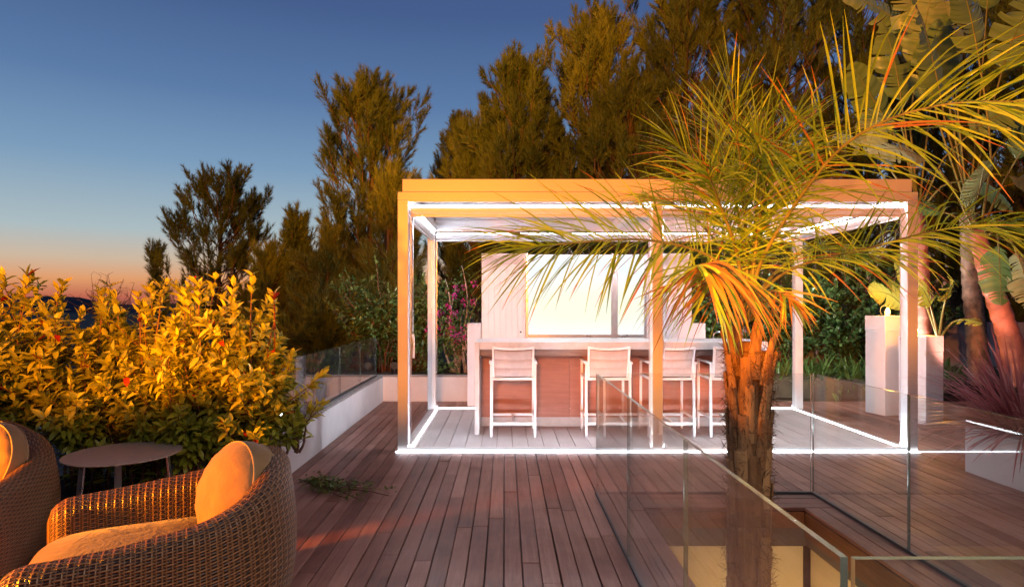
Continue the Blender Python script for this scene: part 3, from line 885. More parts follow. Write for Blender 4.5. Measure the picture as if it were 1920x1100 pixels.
def make_chair():
    t = thing('armchair', 'x', 'armchair')
    # plan centreline (local +x = the way the chair faces)
    pl = [(.47, -.43, 0), (.3, -.455, 0), (.1, -.468, 0), (-.08, -.462, 0)]
    for k in range(1, 24):
        a = PI * 1.5 - PI * k / 24
        e = .82
        ca, sa = math.cos(a), math.sin(a)
        pl.append((-.08 + .42 * math.copysign(abs(ca) ** e, ca), .462 * math.copysign(abs(sa) ** e, sa), 0))
    pl += [(-.08, .462, 0), (.1, .468, 0), (.3, .455, 0), (.47, .43, 0)]
    n = 150
    path, L = resample(pl, n)
    th = .075
    rows, UV = [], []
    prof = []
    m = 44
    for i, p in enumerate(path):
        s = i / (n - 1)
        tgt = (path[min(i + 1, n - 1)] - path[max(i - 1, 0)]).normalized()
        out = Vector((tgt.y, -tgt.x, 0))
        if out.dot(p - Vector((.1, 0, 0))) < 0: out = -out
        e = min(s, 1 - s) * L            # distance from the front end
        back = math.exp(-((s - .5) / .19) ** 2)
        hgt = .545 + .225 * back + .03 * min(1, e / .5)
        capr = 1.0
        if e < .10: capr = math.sqrt(max(0.0, 1 - (1 - e / .10) ** 2)) * .98 + .02
        top = hgt - (1 - capr) * .11
        ring = []
        for j in range(m):
            a = j / m
            # closed profile: outer side up, over the round top, inner side down, bottom
            if a < .42:
                v = a / .42; z = .03 + v * (top - .075 - .03)
                off = th * (.55 + .45 * math.sin(min(1, v * 1.15) * PI * .55)) + .03 * math.sin(v * PI)
            elif a < .58:
                q = (a - .42) / .16 * PI; z = top - .075 + .075 * math.sin(q)
                off = th * math.cos(q)
            elif a < .94:
                v = 1 - (a - .58) / .36; z = .03 + v * (top - .075 - .03)
                off = -th * (.8 + .2 * v)
            else:
                v = (a - .94) / .06; z = .03; off = -th * .8 + v * (th * .8 + th * .55)
            ring.append(p + out * off * capr + Vector((0, 0, z)))
        rows.append(ring)
    # arc lengths round the section for the weave coordinates
    sec = [0.0]
    mid = rows[n // 4]
    for j in range(m): sec.append(sec[-1] + (mid[(j + 1) % m] - mid[j]).length)
    du = L / (n - 1)
    b = MB()
    b.quad_rows(rows, True, 0, True, True, uvs=lambda i, j: (i * du, sec[j]))
    b.build('wicker_shell', M_WICKER, t, smooth=True)
    b = MB()
    ap = [(.42, y, 0) for y in np.linspace(-.36, .36, 12)]
    b.quad_rows([[(x, y, .04), (x + .015, y, .14), (x + .015, y, .24), (x, y, .28)] for x, y, _ in ap], False, uvs=lambda i, j: (i * .065, j * .085))
    b.build('front_apron', M_WICKER, t, smooth=True)
    # seat cushion: rounded slab with soft edge
    b = MB(); rows = []
    for r, z in ((.90, .26), (.985, .275), (1.0, .31), (1.0, .345), (.985, .385), (.93, .402), (.6, .413), (.2, .416)):
        ring = []
        for k in range(56):
            a = 2 * PI * k / 56; ca, sa = math.cos(a), math.sin(a)
            e = .45
            x = .05 + .42 * math.copysign(abs(ca) ** e, ca) * r; y = .385 * math.copysign(abs(sa) ** e, sa) * r
            ring.append((x, y, z))
        rows.append(ring)
    b.quad_rows(rows, True, 0, True, True)
    sc = b.build('seat_cushion', M_SEATC, t, smooth=True)
    b = MB(); b.tube([(.05 + .42 * 1.0 * math.copysign(abs(math.cos(a)) ** .45, math.cos(a)), .385 * math.copysign(abs(math.sin(a)) ** .45, math.sin(a)), .35) for a in [2 * PI * k / 56 for k in range(57)]], .005, 6, caps=False)
    b.build('piping', M_SEATC, sc, smooth=True)
    for (x, y) in ((.38, -.38), (.38, .38), (-.36, -.3), (-.36, .3)):
        b = MB(); b.tube([(x, y, 0), (x, y, .05)], [.022, .026], 10); b.build('leg', M_DARKM, t)
    return t


def round_cushion(parent, loc, normal, R=.225, T=.2, spin=0.0):
    Z = Vector(normal).normalized()
    X = Z.orthogonal().normalized(); Yv = Z.cross(X)
    Mx = Matrix(((X.x, Yv.x, Z.x, loc[0]), (X.y, Yv.y, Z.y, loc[1]), (X.z, Yv.z, Z.z, loc[2]), (0, 0, 0, 1)))
    b = MB(); rows = []
    h = T / 2
    prof = [(.02, h * 1.0), (.3, h * .98), (.55, h * .9), (.75, h * .76), (.9, h * .58), (.985, h * .42), (1.0, h * .36), (1.035, h * .15), (1.04, -h * .1), (1.02, -h * .3), (1.0, -h * .40), (.97, -h * .5), (.85, -h * .7), (.6, -h * .9), (.3, -h * .98), (.02, -h)]
    n = 64
    for r, z in prof:
        ring = []
        for k in range(n):
            a = 2 * PI * k / n
            wr = (.0035 * math.sin(3 * a + 9 * r) + .0025 * math.sin(11 * a + 1.0 + 14 * r) * (r > .7)) if .1 < r < .99 else (.003 * math.sin(17 * a) if r > .5 else 0)
            rr = R * (r + .015 * math.sin(2 * a + .8)) * 1.0
            ring.append(Mx @ Vector((rr * math.cos(a), rr * math.sin(a), z + wr * (1 if z > 0 else -1))))
        rows.append(ring)
    b.quad_rows(rows, True, 0, True, True)
    o = b.build('back_cushion', M_CUSH, parent, smooth=True)
    for z in (h * .38, -h * .42):
        b = MB(); b.tube([Mx @ Vector((R * (1.003 + .015 * math.sin(2 * a + .8)) * math.cos(a), R * (1.003 + .015 * math.sin(2 * a + .8)) * math.sin(a), z)) for a in [2 * PI * k / 72 for k in range(73)]], .0042, 6, caps=False)
        b.build('piping', M_PIPING, o, smooth=True)
    return o


A1 = math.radians(180 + 26)
ch = make_chair()
ch.location = (-1.66, 2.95, 0); ch.scale = (1.06, 1.06, 1.03); ch.rotation_euler = (0, 0, A1)
ch['label'] = 'brown wicker tub armchair with a round cushion, in front of the side table'; ch['group'] = 'wicker armchairs by the hedge'
ch2 = copy_tree(ch)
A2 = math.radians(180 + 102)
ch2.location = (-3.28, 3.5, 0); ch2.rotation_euler = (0, 0, A2)
ch2['label'] = 'brown wicker tub armchair cut off by the left edge of the picture'; ch2['group'] = 'wicker armchairs by the hedge'


def to_local(o, p, d):
    M = Matrix.Translation(o.location) @ Matrix.Rotation(o.rotation_euler[2], 4, 'Z')
    Mi = M.inverted()
    return Mi @ Vector(p), (Mi.to_3x3() @ Vector(d))


p, d = to_local(ch, (-1.34, 3.06, .615), (-.62, -.70, .30)); round_cushion(ch, p, d, R=.228, T=.27)
p, d = to_local(ch2, (-3.12, 3.72, .59), (-.2, -.93, .32)); round_cushion(ch2, p, d, R=.225, T=.24)

# ---------------------------------------------------------------- side table
tb = thing('side_table', 'round taupe metal side table with slim flat legs behind the armchair', 'table', (-2.72, 4.45, 0))
R = .375; zt_ = .5
b = MB(); b.lathe([(.01, zt_ - .009), (R - .004, zt_ - .009), (R, zt_ - .004), (R - .002, zt_), (.01, zt_)], 64)
b.build('table_top', M_TABLE, tb)
for a in (math.radians(-112), math.radians(8), math.radians(128)):
    ca, sa = math.cos(a), math.sin(a)
    b = MB(); b.bar((R * .78 * ca, R * .78 * sa, zt_ - .01), (R * .92 * ca, R * .92 * sa, .0), .048, .014, up=(ca, sa, 0))
    lg = b.build('leg', M_ALU, tb, bevel=.002)
    b = MB(); q = Vector((R * .79 * ca, R * .79 * sa, zt_ - .04)); n_ = Vector((ca, sa, 0))
    b.tube([q + n_ * .006, q + n_ * .0085], .006, 8); b.build('bolt', M_DARKM, lg)

# ================================================================== VEGETATION
def rand_perp(D, n):
    R_ = RNG.normal(size=(n, 3)); R_ -= D * (R_ * D).sum(1, keepdims=True)
    return nrm(R_)


def shrub(name, label, cat, loc, width, height, nst, mats, leaf=(.085, .036), group=None, lean=(0, 0), per=16, low=.15, twigs=3, spread=1.0, curl=.2, depth=None, seed=1, extra=None, up=.55, tops=None):
    r = np.random.default_rng(seed)
    depth = depth or width
    t = thing(name, label, cat, loc, 0, group)
    stems = MB()
    P, D, Nn = [], [], []
    for k in range(nst):
        a = r.uniform(0, 2 * PI); q = math.sqrt(r.uniform(0.02, 1))
        ex, ey = q * math.cos(a) * width / 2, q * math.sin(a) * depth / 2
        hh = height * (1 - .30 * q ** 2) * r.uniform(.62, 1.04)
        if tops and k < len(tops):
            ex, ey, hh = tops[k]
        bx, by = ex * .25 + r.normal() * .03, ey * .25 + r.normal() * .03
        pts = []
        for i in range(9):
            s = i / 8
            pts.append(Vector((bx + (ex * spread - bx) * s ** 1.3 + lean[0] * s * s + r.normal() * .012, by + (ey * spread - by) * s ** 1.3 + lean[1] * s * s + r.normal() * .012, hh * s)))
        stems.tube(pts, [.011 * (1 - .8 * i / 8) + .002 for i in range(9)], 5)
        runs = [(pts, low, per)]
        for q2 in range(twigs):
            i0 = r.integers(2, 7); p0 = pts[i0]
            a2 = r.uniform(0, 2 * PI); L2 = r.uniform(.18, .4) * (height / 1.6)
            d2 = Vector((math.cos(a2), math.sin(a2), r.uniform(.5, 1.3))).normalized()
            tw = [p0 + d2 * L2 * s + Vector((0, 0, .12 * L2 * s * s)) for s in (0, .33, .66, 1)]
            stems.tube(tw, [.005, .004, .003, .002], 4)
            runs.append((tw, .1, max(6, int(per * .6))))
        for (pp, lo, cnt) in runs:
            for i in range(cnt):
                s = lo + (1 - lo) * (i / max(1, cnt - 1)) ** .8
                x = s * (len(pp) - 1); i0 = min(int(x), len(pp) - 2); p = pp[i0].lerp(pp[i0 + 1], x - i0)
                tg = (pp[i0 + 1] - pp[i0]).normalized()
                for w_ in range(2 if s < .9 else 4):
                    a3 = i * 2.4 + w_ * (PI if s < .9 else PI / 2) + r.normal() * .3
                    o1 = tg.orthogonal().normalized(); o2 = tg.cross(o1)
                    outv = o1 * math.cos(a3) + o2 * math.sin(a3)
                    e = up + (.55 if s > .9 else 0) + r.normal() * .22
                    dv = (outv * math.cos(e) + tg * math.sin(e) + Vector((0, 0, -.12))).normalized()
                    nv = (tg * .8 + Vector((0, 0, .5)) - outv * .2)
                    P.append(p); D.append(dv); Nn.append(nv + Vector((r.normal() * .25, r.normal() * .25, r.normal() * .25)))
    n = len(P)
    V, T = leaves_np(np.array([tuple(x) for x in P]), np.array([tuple(x) for x in D]), np.array([tuple(x) for x in Nn]), r.uniform(.65, 1.15, n) * leaf[0], r.uniform(.8, 1.15, n) * leaf[1], .22, r.uniform(.02, curl * 2, n))
    rnd = np.repeat(r.random(n), 8)
    stems.build('stems', M_STEM, t, smooth=True)
    ms = mats if isinstance(mats, list) else [mats]
    mi = None
    if len(ms) > 1:
        pick = (r.random(n) < (extra or .01)).astype(np.int32); mi = np.repeat(pick, 8)
    np_obj('foliage', V, T, ms, t, rnd, mi=mi, smooth=True)
    return t


# golden hedge along the wall
HG = 'hedge shrubs along the wall'
hed = [(-3.98, 4.98, 2.02, 1.0, 'golden lit hedge shrub at the left edge, tallest, behind the left armchair'),
       (-3.42, 5.1, 1.80, .95, 'golden lit hedge shrub second from the left, above the left armchair'),
       (-2.93, 5.05, 1.80, .9, 'golden lit hedge shrub behind the round side table'),
       (-2.45, 4.98, 1.78, .9, 'golden lit hedge shrub between the side table and the wicker back'),
       (-2.06, 5.02, 1.84, .72, 'golden lit hedge shrub at the right end, above the low white wall')]
for k, (x, y, hh, ww, lab) in enumerate(hed):
    shrub('hedge_shrub', lab, 'shrub', (x, y, .03), ww, hh, 26, [M_PHOT, M_PHOTRED], (.105, .046), HG, per=19, low=.10, twigs=4, depth=.6, seed=20 + k, extra=.008, up=.5, curl=.22)
# seed head stalk with red flower at the right end of the hedge
fl = thing('flower_stalk', 'tall red stalk with a small flat flower head above the hedge', 'flower', (-1.83, 4.95, 1.1))
b = MB(); b.tube([(0, 0, 0), (.005, 0, .28), (0, 0, .52)], [.004, .003, .0025], 6)
b.build('stalk', M_PHOTRED, fl, smooth=True)
b = MB()
for k in range(26):
    a = k * 2.4; r_ = .045 * math.sqrt(k / 26)
    b.tube([(0, 0, .50), (r_ * math.cos(a), r_ * math.sin(a), .545 + .012 * math.cos(r_ * 30))], [.001, .002], 4)
b.build('flower_head', M_PHOTRED, fl)
# the sprig hanging over the wall corner
shrub('hanging_sprig', 'short leafy sprig hanging past the end of the low white wall', 'plant', (-1.80, 5.28, .30), .34, .50, 5, [M_PHOT], (.095, .042), None, per=8, low=.3, twigs=2, seed=77, lean=(.05, -.06))


# ---------------------------------------------------------------- pines
def pine(label, px, base_y, top_y, hw, Y, nlead, seed, lean=0.0, zb=None, prof=1.5, tips=None, shoots=13, needles=46, cat='tree', cut=.06, sl=1.0, nw=.0125, upright=1.0):
    r = np.random.default_rng(seed)
    g = W(px, base_y, Y); top = W(px, top_y, Y).z; w = hw / F * Y
    z0 = ground_z(g.x, Y) if zb is None else zb
    z0 = min(z0, g.z)
    t = thing('pine_tree', label, cat, (g.x, Y, z0), 0, 'pines behind the terrace')
    Ht = top - z0; cb = max(.05, (g.z - z0) / Ht)
    wood = MB()
    trunk = [Vector((lean * s * s + .08 * math.sin(s * 5 + seed), .06 * math.cos(s * 4 + seed), Ht * .93 * s)) for s in np.linspace(0, 1, 9)]
    wood.tube(trunk, [max(.012, .022 * Ht * (1 - s) ** .8) for s in np.linspace(0, 1, 9)], 8)
    SP, SD, SL, SC_ = [], [], [], []
    ntip = len(tips) if tips else 0
    ncl = int(nlead * 1.0)
    for k in range(ncl):
        if k < ntip:
            tp = W(tips[k][0], tips[k][1], Y) - Vector((g.x, Y, z0))
            c = Vector((tp.x, r.normal() * w * .3, tp.z - .45 * sl))
        else:
            hn = r.random() ** .9
            env = w * (1 - hn ** prof) ** .55 * (.70 + .30 * min(1, hn * 3.0)) * (.86 + .14 * math.sin(k * 1.7 + hn * 9) + .07 * r.normal())
            a = r.uniform(0, 2 * PI); rad = max(0, env - .25 * sl) * (r.random() ** .38)
            c = Vector((rad * math.cos(a) + lean * hn * hn, rad * math.sin(a), Ht * (cb + (1 - cb) * hn) - .45 * sl))
        rr = math.hypot(c.x, c.y)
        zst = max(Ht * .05, c.z - .45 * rr - r.uniform(.2, .7))
        x = min(zst / (Ht * .93), .99) * 8; i0 = min(int(x), 7)
        st_ = trunk[i0].lerp(trunk[i0 + 1], x - i0)
        mid = st_.lerp(c, .55) + Vector(((c.x - st_.x) * .15, (c.y - st_.y) * .15, -.15 * rr))
        pts = [st_ * (1 - q) ** 2 + mid * 2 * q * (1 - q) + c * q * q for q in (0, .25, .5, .75, 1)]
        L = (c - st_).length
        wood.tube(pts, [max(.009, .013 * L * (1 - .2 * q)) for q in range(5)], 4, caps=False)
        out = Vector((c.x, c.y, 0)); out = out.normalized() if out.length > .05 else Vector((0, 0, 0))
        lead = (out * r.uniform(.15, .6) + Vector((r.normal() * .22, r.normal() * .22, upright))).normalized()
        bright = r.random()
        plume = r.uniform(.75, 1.25) * sl
        stem = [c - lead * .1, c + lead * .3 * plume, c + lead * .62 * plume]
        wood.tube(stem, [.013, .009, .005], 3, caps=False)
        for q in range(shoots):
            f = q / shoots
            p = c + lead * (.62 * plume * f)
            rv = Vector((r.normal(), r.normal(), r.normal() * .5)); rv = (rv - lead * rv.dot(lead)).normalized()
            sp_ = .85 * (1 - .75 * f)
            dv = (lead * (1.0) + rv * sp_ + Vector((0, 0, .25 * upright))).normalized()
            ln = r.uniform(.26, .46) * sl * (1.05 - .3 * f)
            SP.append(tuple(p)); SD.append(tuple(dv)); SL.append(ln); SC_.append(bright)
            if q % 2 == 0: wood.tube([p, p + dv * ln * .8], [.006, .003], 3, caps=False)
    wood.build('trunk', M_BARK, t, smooth=True)
    SP, SD, SL = np.array(SP), np.array(SD), np.array(SL)
    ns = len(SP); m = needles
    tt = (r.random((ns, m)) ** .8) * .85 + .15
    d = np.repeat(SD[:, None], m, 1)
    rv = r.normal(size=(ns, m, 3)); rv -= d * (rv * d).sum(2, keepdims=True); rv = nrm(rv)
    ang = r.uniform(.35, 1.1, (ns, m, 1)) * (1.15 - .55 * tt[..., None])
    nd = nrm(d * np.cos(ang) + rv * np.sin(ang) + np.array([0, 0, .10]))
    nl = r.uniform(.11, .19, (ns, m, 1)) * sl
    base = SP[:, None] + d * (SL[:, None, None] * tt[..., None])
    sd = nrm(np.cross(nd, r.normal(size=(ns, m, 3)))) * nw * .5
    V = np.stack([base - sd, base + sd, base + nd * nl], 2).reshape(-1, 3)
    T = np.arange(len(V)).reshape(-1, 3)
    sh = np.array(SC_)[:, None] * .6 + r.random((ns, 1)) * .25 + r.random((ns, m)) * .15
    np_obj('crown', V, T, M_PINE, t, np.repeat(sh.reshape(-1), 3))
    return t


pine('small pine at the far left of the row, low against the sunset', 292, 600, 475, 32, 20, 26, 1, shoots=11)
pine('rounded pine standing alone against the sunset sky, left of the gap', 415, 620, 335, 104, 17.5, 130, 2, prof=5, cut=.1, tips=[(385, 345), (400, 335), (425, 330), (450, 328), (470, 340), (486, 370), (362, 400), (372, 372)])
pine('short pine between the rounded pine and the tall left pine', 553, 640, 400, 62, 15.5, 70, 3)
pine('tall pine directly left of the pergola, open branches with sky gaps', 690, 660, 165, 118, 14.5, 210, 4, prof=6, tips=[(634, 190), (655, 180), (705, 152), (735, 172), (757, 182), (680, 175), (640, 250), (765, 235)])
pine('dark thin pine far behind, between the tall left pine and the pine mass', 858, 560, 225, 78, 22, 120, 5)
pine('pine with a pointed crown above the left half of the pergola', 970, 520, 125, 118, 14, 230, 6, prof=3.6, tips=[(962, 92), (990, 100), (935, 140), (920, 190), (1010, 120)])
pine('tall pine rising above the middle of the pergola roof', 1120, 520, 40, 140, 15.5, 300, 7, prof=4.5, tips=[(1055, 55), (1105, 20), (1122, 15), (1170, -5), (1195, -10), (1080, 60)])
pine('tall pine behind the palm crown, running out of the top of the picture', 1290, 540, -50, 165, 15, 330, 8, prof=2.8, tips=[(1265, -10), (1300, -30), (1240, 10)])
pine('pine behind the palm, right of its crown, crossing the top edge', 1450, 560, -90, 170, 15.5, 330, 9, prof=3.0)
pine('dark pine behind the large paddle leaves at the right', 1610, 560, -100, 170, 16, 320, 10, prof=3.0)
pine('dark pine at the far right behind the big leaved plant', 1800, 600, -140, 170, 17, 320, 11, prof=3.0)
pine('dark pine standing furthest right, half cut off by the picture edge', 1930, 600, -80, 150, 15, 300, 17, prof=4)
pine('half height pine in the gap left of the tall left pine', 615, 660, 455, 78, 13.4, 70, 18, prof=2.6)
pine('low pine at the right foot of the rounded pine', 505, 650, 470, 60, 15, 50, 19, prof=2.6)
pine('low bushy pine just outside the left glass balustrade', 600, 690, 560, 75, 12, 40, 12, prof=2.6, sl=1.1, shoots=14, needles=44, upright=.45)
pine('half height pine in front of the tall left pine, beside the pergola post', 735, 680, 330, 70, 12.8, 85, 13, prof=2.4)
pine('low dark pine behind the hedge at the left, under the sunset', 480, 680, 540, 80, 16, 46, 14, prof=2.4)
pine('bushy pine close behind the pergola roof, left of centre', 900, 560, 230, 105, 15, 150, 15, prof=2.6)
pine('broad lower pine close behind the pergola roof, right of centre', 1180, 560, 170, 190, 13.6, 210, 16, prof=2.8)

# dark bare twiggy bush behind the hedge
tw = thing('twiggy_bush', 'dark twiggy bush silhouetted above the hedge at the left', 'shrub', W(205, 600, 9.5))
b = MB(); r = random.Random(5)
for k in range(44):
    a = r.uniform(-.9, .9); L = r.uniform(.3, .75)
    p0 = Vector((r.uniform(-.25, .25), r.uniform(-.15, .15), 0))
    pts = [p0 + Vector((math.sin(a) * L * s + .05 * math.sin(k + 4 * s), .1 * s * r.uniform(-1, 1), math.cos(a) * L * s - .18 * s * s * abs(a))) for s in (0, .25, .5, .75, 1)]
    b.tube(pts, [.007, .006, .005, .004, .002], 4)
    for q in range(7):
        p = pts[1 + q % 4]; dv = Vector((r.uniform(-1, 1), r.uniform(-.5, .5), r.uniform(-.1, .8))).normalized() * r.uniform(.05, .13)
        b.tube([p, p + dv], [.003, .0015], 3)
b.build('twigs', M_BARK, tw)

# ---------------------------------------------------------------- shrubs at the back
shrub('glossy_shrub', 'glossy green shrub in the back planter, left of the pergola post', 'shrub', (-2.15, 10.75, .4), 1.5, 1.95, 26, M_SHRUB, (.11, .042), 'back planter shrubs', per=20, low=.1, twigs=5, depth=.8, seed=41, lean=(-.15, -.1))
shrub('glossy_shrub', 'dark green shrub in the back planter, seen between the two left pergola posts', 'shrub', (-1.45, 10.95, .4), 1.0, 1.9, 22, M_SHRUB, (.10, .042), 'back planter shrubs', per=20, low=.08, twigs=5, depth=.6, seed=42)
bg = thing('bougainvillea', 'bougainvillea with magenta flowers and pale twisted stems left of the outdoor kitchen', 'plant', (-.78, 10.6, .4))
r = random.Random(9); b = MB()
tipsb = []
for k in range(11):
    x0 = r.uniform(-.12, .22); x1 = r.uniform(-.62, .28); z1 = r.uniform(.9, 1.95)
    ph = r.uniform(0, 6)
    pts = [Vector((x0 + (x1 - x0) * s ** 1.2 + .05 * math.sin(ph + 7 * s), .06 * math.cos(ph + 6 * s) + r.uniform(-.1, .1) * s, z1 * s)) for s in np.linspace(0, 1, 12)]
    b.tube(pts, [.022 * (1 - .85 * s) + .003 for s in np.linspace(0, 1, 12)], 6); tipsb.append(pts)
b.build('stems', M_PALESTEM, bg, smooth=True)
P, D, Nn = [], [], []; CL = []
for pts in tipsb:
    for k in range(110):
        s = r.uniform(.35, 1); x = s * 11; i0 = min(int(x), 10); p = pts[i0].lerp(pts[i0 + 1], x - i0) + Vector((r.gauss(0, .11), r.gauss(0, .1), r.gauss(0, .08)))
        dv = Vector((r.gauss(0, 1), r.gauss(0, 1), r.gauss(-.1, .7)))
        P.append(tuple(p)); D.append(tuple(dv)); Nn.append((r.gauss(0, .4), r.gauss(-.4, .4), 1))
    for cl in range(3):
        s = r.uniform(.5, 1); x = s * 11; i0 = min(int(x), 10); c0 = pts[i0] + Vector((r.gauss(0, .1), -.1 + r.gauss(0, .08), r.gauss(0, .08)))
        q = [Vector((r.gauss(0, 1), r.gauss(-.3, 1), r.gauss(0, 1))) for k in range(16)]
        CL.append(([tuple(c0 + dv * .018) for dv in q], [tuple(dv) for dv in q], [(r.gauss(0, 1), r.gauss(0, 1), r.gauss(0, 1)) for k in q]))
for k in range(420):   # low foliage at the planter's edge
    P.append((r.uniform(-.75, .0), r.uniform(-.25, .1), abs(r.gauss(0, .45)))); D.append((r.gauss(0, 1), r.gauss(-.4, .6), r.gauss(-.1, .5))); Nn.append((r.gauss(0, .3), r.gauss(-.5, .3), 1))
V, T = leaves_np(P, D, Nn, RNG.uniform(.05, .09, len(P)), RNG.uniform(.03, .045, len(P)))
np_obj('foliage', V, T, M_BOUGL, bg, np.repeat(RNG.random(len(P)), 8), smooth=True)
for (P2, D2, N2) in CL:
    V, T = leaves_np(P2, D2, N2, RNG.uniform(.03, .05, len(P2)), RNG.uniform(.03, .042, len(P2)))
    np_obj('flower_cluster', V, T, M_BRACT, bg, np.repeat(RNG.random(len(P2)), 8), smooth=True)

for k, (px, Y, ww, hh, lab) in enumerate(((1335, 11.75, 1.4, 2.3, 'round leaved climber on the garden wall, behind the tap'), (1470, 11.7, 1.5, 2.6, 'round leaved climber on the garden wall, left of the right rear post'), (1580, 11.65, 1.6, 2.6, 'round leaved climber on the garden wall, above the strap leaved plants'), (1690, 11.7, 1.6, 2.5, 'round leaved climber on the garden wall, behind the pedestals'))):
    p = W(px, 600, Y)
    shrub('garden_shrub', lab, 'shrub', (p.x, Y, .05), ww, hh, 20, M_SHRUB, (.11, .07), 'climbers on the garden wall', per=18, low=.42, twigs=6, depth=.6, seed=60 + k, lean=(0, -.2), curl=.12)
# grey stems in front of the garden wall
for k, (px, lab) in enumerate(((1345, 'gnarled grey stem standing behind the tap'), (1438, 'slim grey stem just right of the palm trunk'), (1538, 'slim grey stem behind the strap leaved plants'))):
    p = W(px, 660, 11.7)
    b = MB()
    for q in range(3):
        ph = q * 2.1 + k
        b.tube([(.05 * math.cos(ph) + .035 * math.sin(ph + 5 * s), .04 * math.sin(ph), 1.75 * s) for s in np.linspace(0, 1, 10)], [.035 - .012 * s for s in np.linspace(0, 1, 10)], 7)
    o = b.build('climber_stem', M_TRUNKG, None, smooth=True, loc=(p.x, 11.75, .05)); tag(o, lab, 'stem')


# ---------------------------------------------------------------- strap leaved clumps
def strap_clump(name, label, cat, loc, n, L, Wd, mat, spread, droop, seed, group=None, segs=6, base_r=.08, elev=(.5, 1.35), fold=.35):
    r = np.random.default_rng(seed)
    t = thing(name, label, cat, loc, 0, group)
    a = r.uniform(0, 2 * PI, n); e = r.uniform(elev[0], elev[1], n)
    D = np.stack([np.cos(a) * np.cos(e), np.sin(a) * np.cos(e), np.sin(e)], 1)
    S = np.stack([-np.sin(a), np.cos(a), np.zeros(n)], 1)
    q = np.sqrt(r.random(n)) * base_r
    P = np.stack([q * np.cos(a + .4), q * np.sin(a + .4), np.zeros(n)], 1)
    V, T, k = ribbons_np(P, D, S, r.uniform(.6, 1.0, n) * L, r.uniform(.7, 1.1, n) * Wd, r.uniform(.5, 1.2, n) * droop, segs, fold)
    np_obj('blades', V, T, mat, t, np.repeat(r.random(n), k), smooth=True)
    return t


ag = [(1395, 11.2), (1462, 10.9), (1497, 11.3), (1530, 10.8), (1562, 11.2), (1592, 10.7), (1622, 11.1), (1650, 10.7), (1700, 10.8), (1742, 11.2), (1775, 10.6)]
AGL = ['just left of the palm trunk', 'just right of the palm trunk', 'left of the right rear post', 'right of the right rear post', 'third right of the rear post, against the wall', 'midway between rear post and pedestals, forward', 'two clumps left of the taller pedestal, at the back', 'at the left foot of the taller pedestal', 'between the two pedestals', 'behind the shorter pedestal', 'right of the shorter pedestal']
for k, (px, Y) in enumerate(ag):
    p = W(px, 700, Y)
    strap_clump('strap_leaf_plant', 'green strap leaved clump ' + AGL[k], 'plant', (p.x, Y, .05), 120, .86, .05, M_AGAP, 1, .55, 100 + k, 'strap leaved plants along the garden wall', elev=(.55, 1.4), base_r=.16)
strap_clump('burgundy_grass', 'large burgundy spiky grass clump spilling over the white planter box', 'grass clump', (4.60, 5.55, .42), 430, 1.05, .02, M_REDGR, 1, .42, 140, None, segs=7, base_r=.17, elev=(.12, 1.45), fold=.4)
strap_clump('burgundy_grass', 'second burgundy grass clump nearer the right edge', 'grass clump', (4.70, 4.85, .42), 220, .8, .016, M_REDGR, 1, .5, 141, None, segs=6, base_r=.14, elev=(.0, 1.2), fold=.4)


# ---------------------------------------------------------------- paddle leaved giants at the right
def paddle(parent, pts, L, Wd, mat, seed, tear=.35, droop=.5, side_hint=None, bend=.5, stalk_r=.018):
    """petiole along pts, then a torn paddle blade continuing and bending down; one leaf = one part."""
    r = random.Random(seed)
    pts = [Vector(p) for p in pts]
    d0 = (pts[-1] - pts[-2]).normalized()
    M = [pts[-1]]; d = d0.copy(); n = 22
    for i in range(n):
        d = (d + Vector((0, 0, -bend / n))).normalized(); M.append(M[-1] + d * L / n)
    b = MB()
    q = len(pts)
    b.tube(pts + M[1::3], [stalk_r * (1 - .4 * i / q) for i in range(q)] + [stalk_r * .55 * (1 - j / (len(M[1::3]) + .5)) for j in range(len(M[1::3]))], 6, mi=1)
    hint = Vector(side_hint) if side_hint else Vector((0, 0, 1))
    for s_ in (-1, 1):
        k = 0; ang = 0.0; left = 0
        for i in range(n):
            if left <= 0:
                left = r.choice([1, 1, 2, 3, 4, 6]) if r.random() < tear * 2 else r.choice([4, 6, 8])
                ang = r.gauss(0, .16) + droop * r.uniform(.15, 1.0); fwd = .25 + r.gauss(0, .06); torn = True
            else: torn = False
            left -= 1
            t = (M[i + 1] - M[i]).normalized()
            sd = t.cross(hint)
            if sd.length < .05: sd = t.orthogonal()
            sd.normalize(); up = sd.cross(t).normalized()
            def w_at(x): return Wd * .5 * (math.sin(PI * min(1, (x * .96 + .03)) ** .75) ** .7) if 0 < x < 1 else .002
            rows = []
            for e, ii in ((0, i), (1, i + 1)):
                x = ii / n; w = w_at(x) + .004
                gapo = .0
                if torn and e == 0: gapo = .35 * L / n
                if left == 0 and e == 1: gapo = -.35 * L / n
                row = []
                for c in range(5):
                    f = c / 4
                    p = M[ii] + sd * s_ * w * f * math.cos(ang * f) - up * w * f * math.sin(ang * f) + t * (fwd * w * f * f + gapo * f)
                    row.append(p + up * .006 * math.sin(ii * 2.0) * f)
                rows.append(row)
            b.quad_rows(rows, False)
    nv = len(b.v); base_r = r.random(); b.rn = [min(1, max(0, base_r + .22 * math.sin((_ // 10) * 2.6) * r.uniform(.4, 1))) for _ in range(nv)]
    o = b.build('leaf', [mat, M_RACHIS], parent, smooth=True)
    return o


def trunk_ring(parent, pts, rad, mat, rings=14, name='trunk', seed=0):
    r = random.Random(seed)
    n = rings * 5
    path, L = resample(pts, n); b = MB()
    rr = []
    for i in range(n):
        f = (i % 5) / 5
        s = i / n
        rr.append((rad[0] + (rad[1] - rad[0]) * s) * (1.0 + .10 * (1 - f) - .04 * (f == .8)) * r.uniform(.97, 1.03))
    b.tube(path, rr, 14)
    return b.build(name, mat, parent, smooth=True)


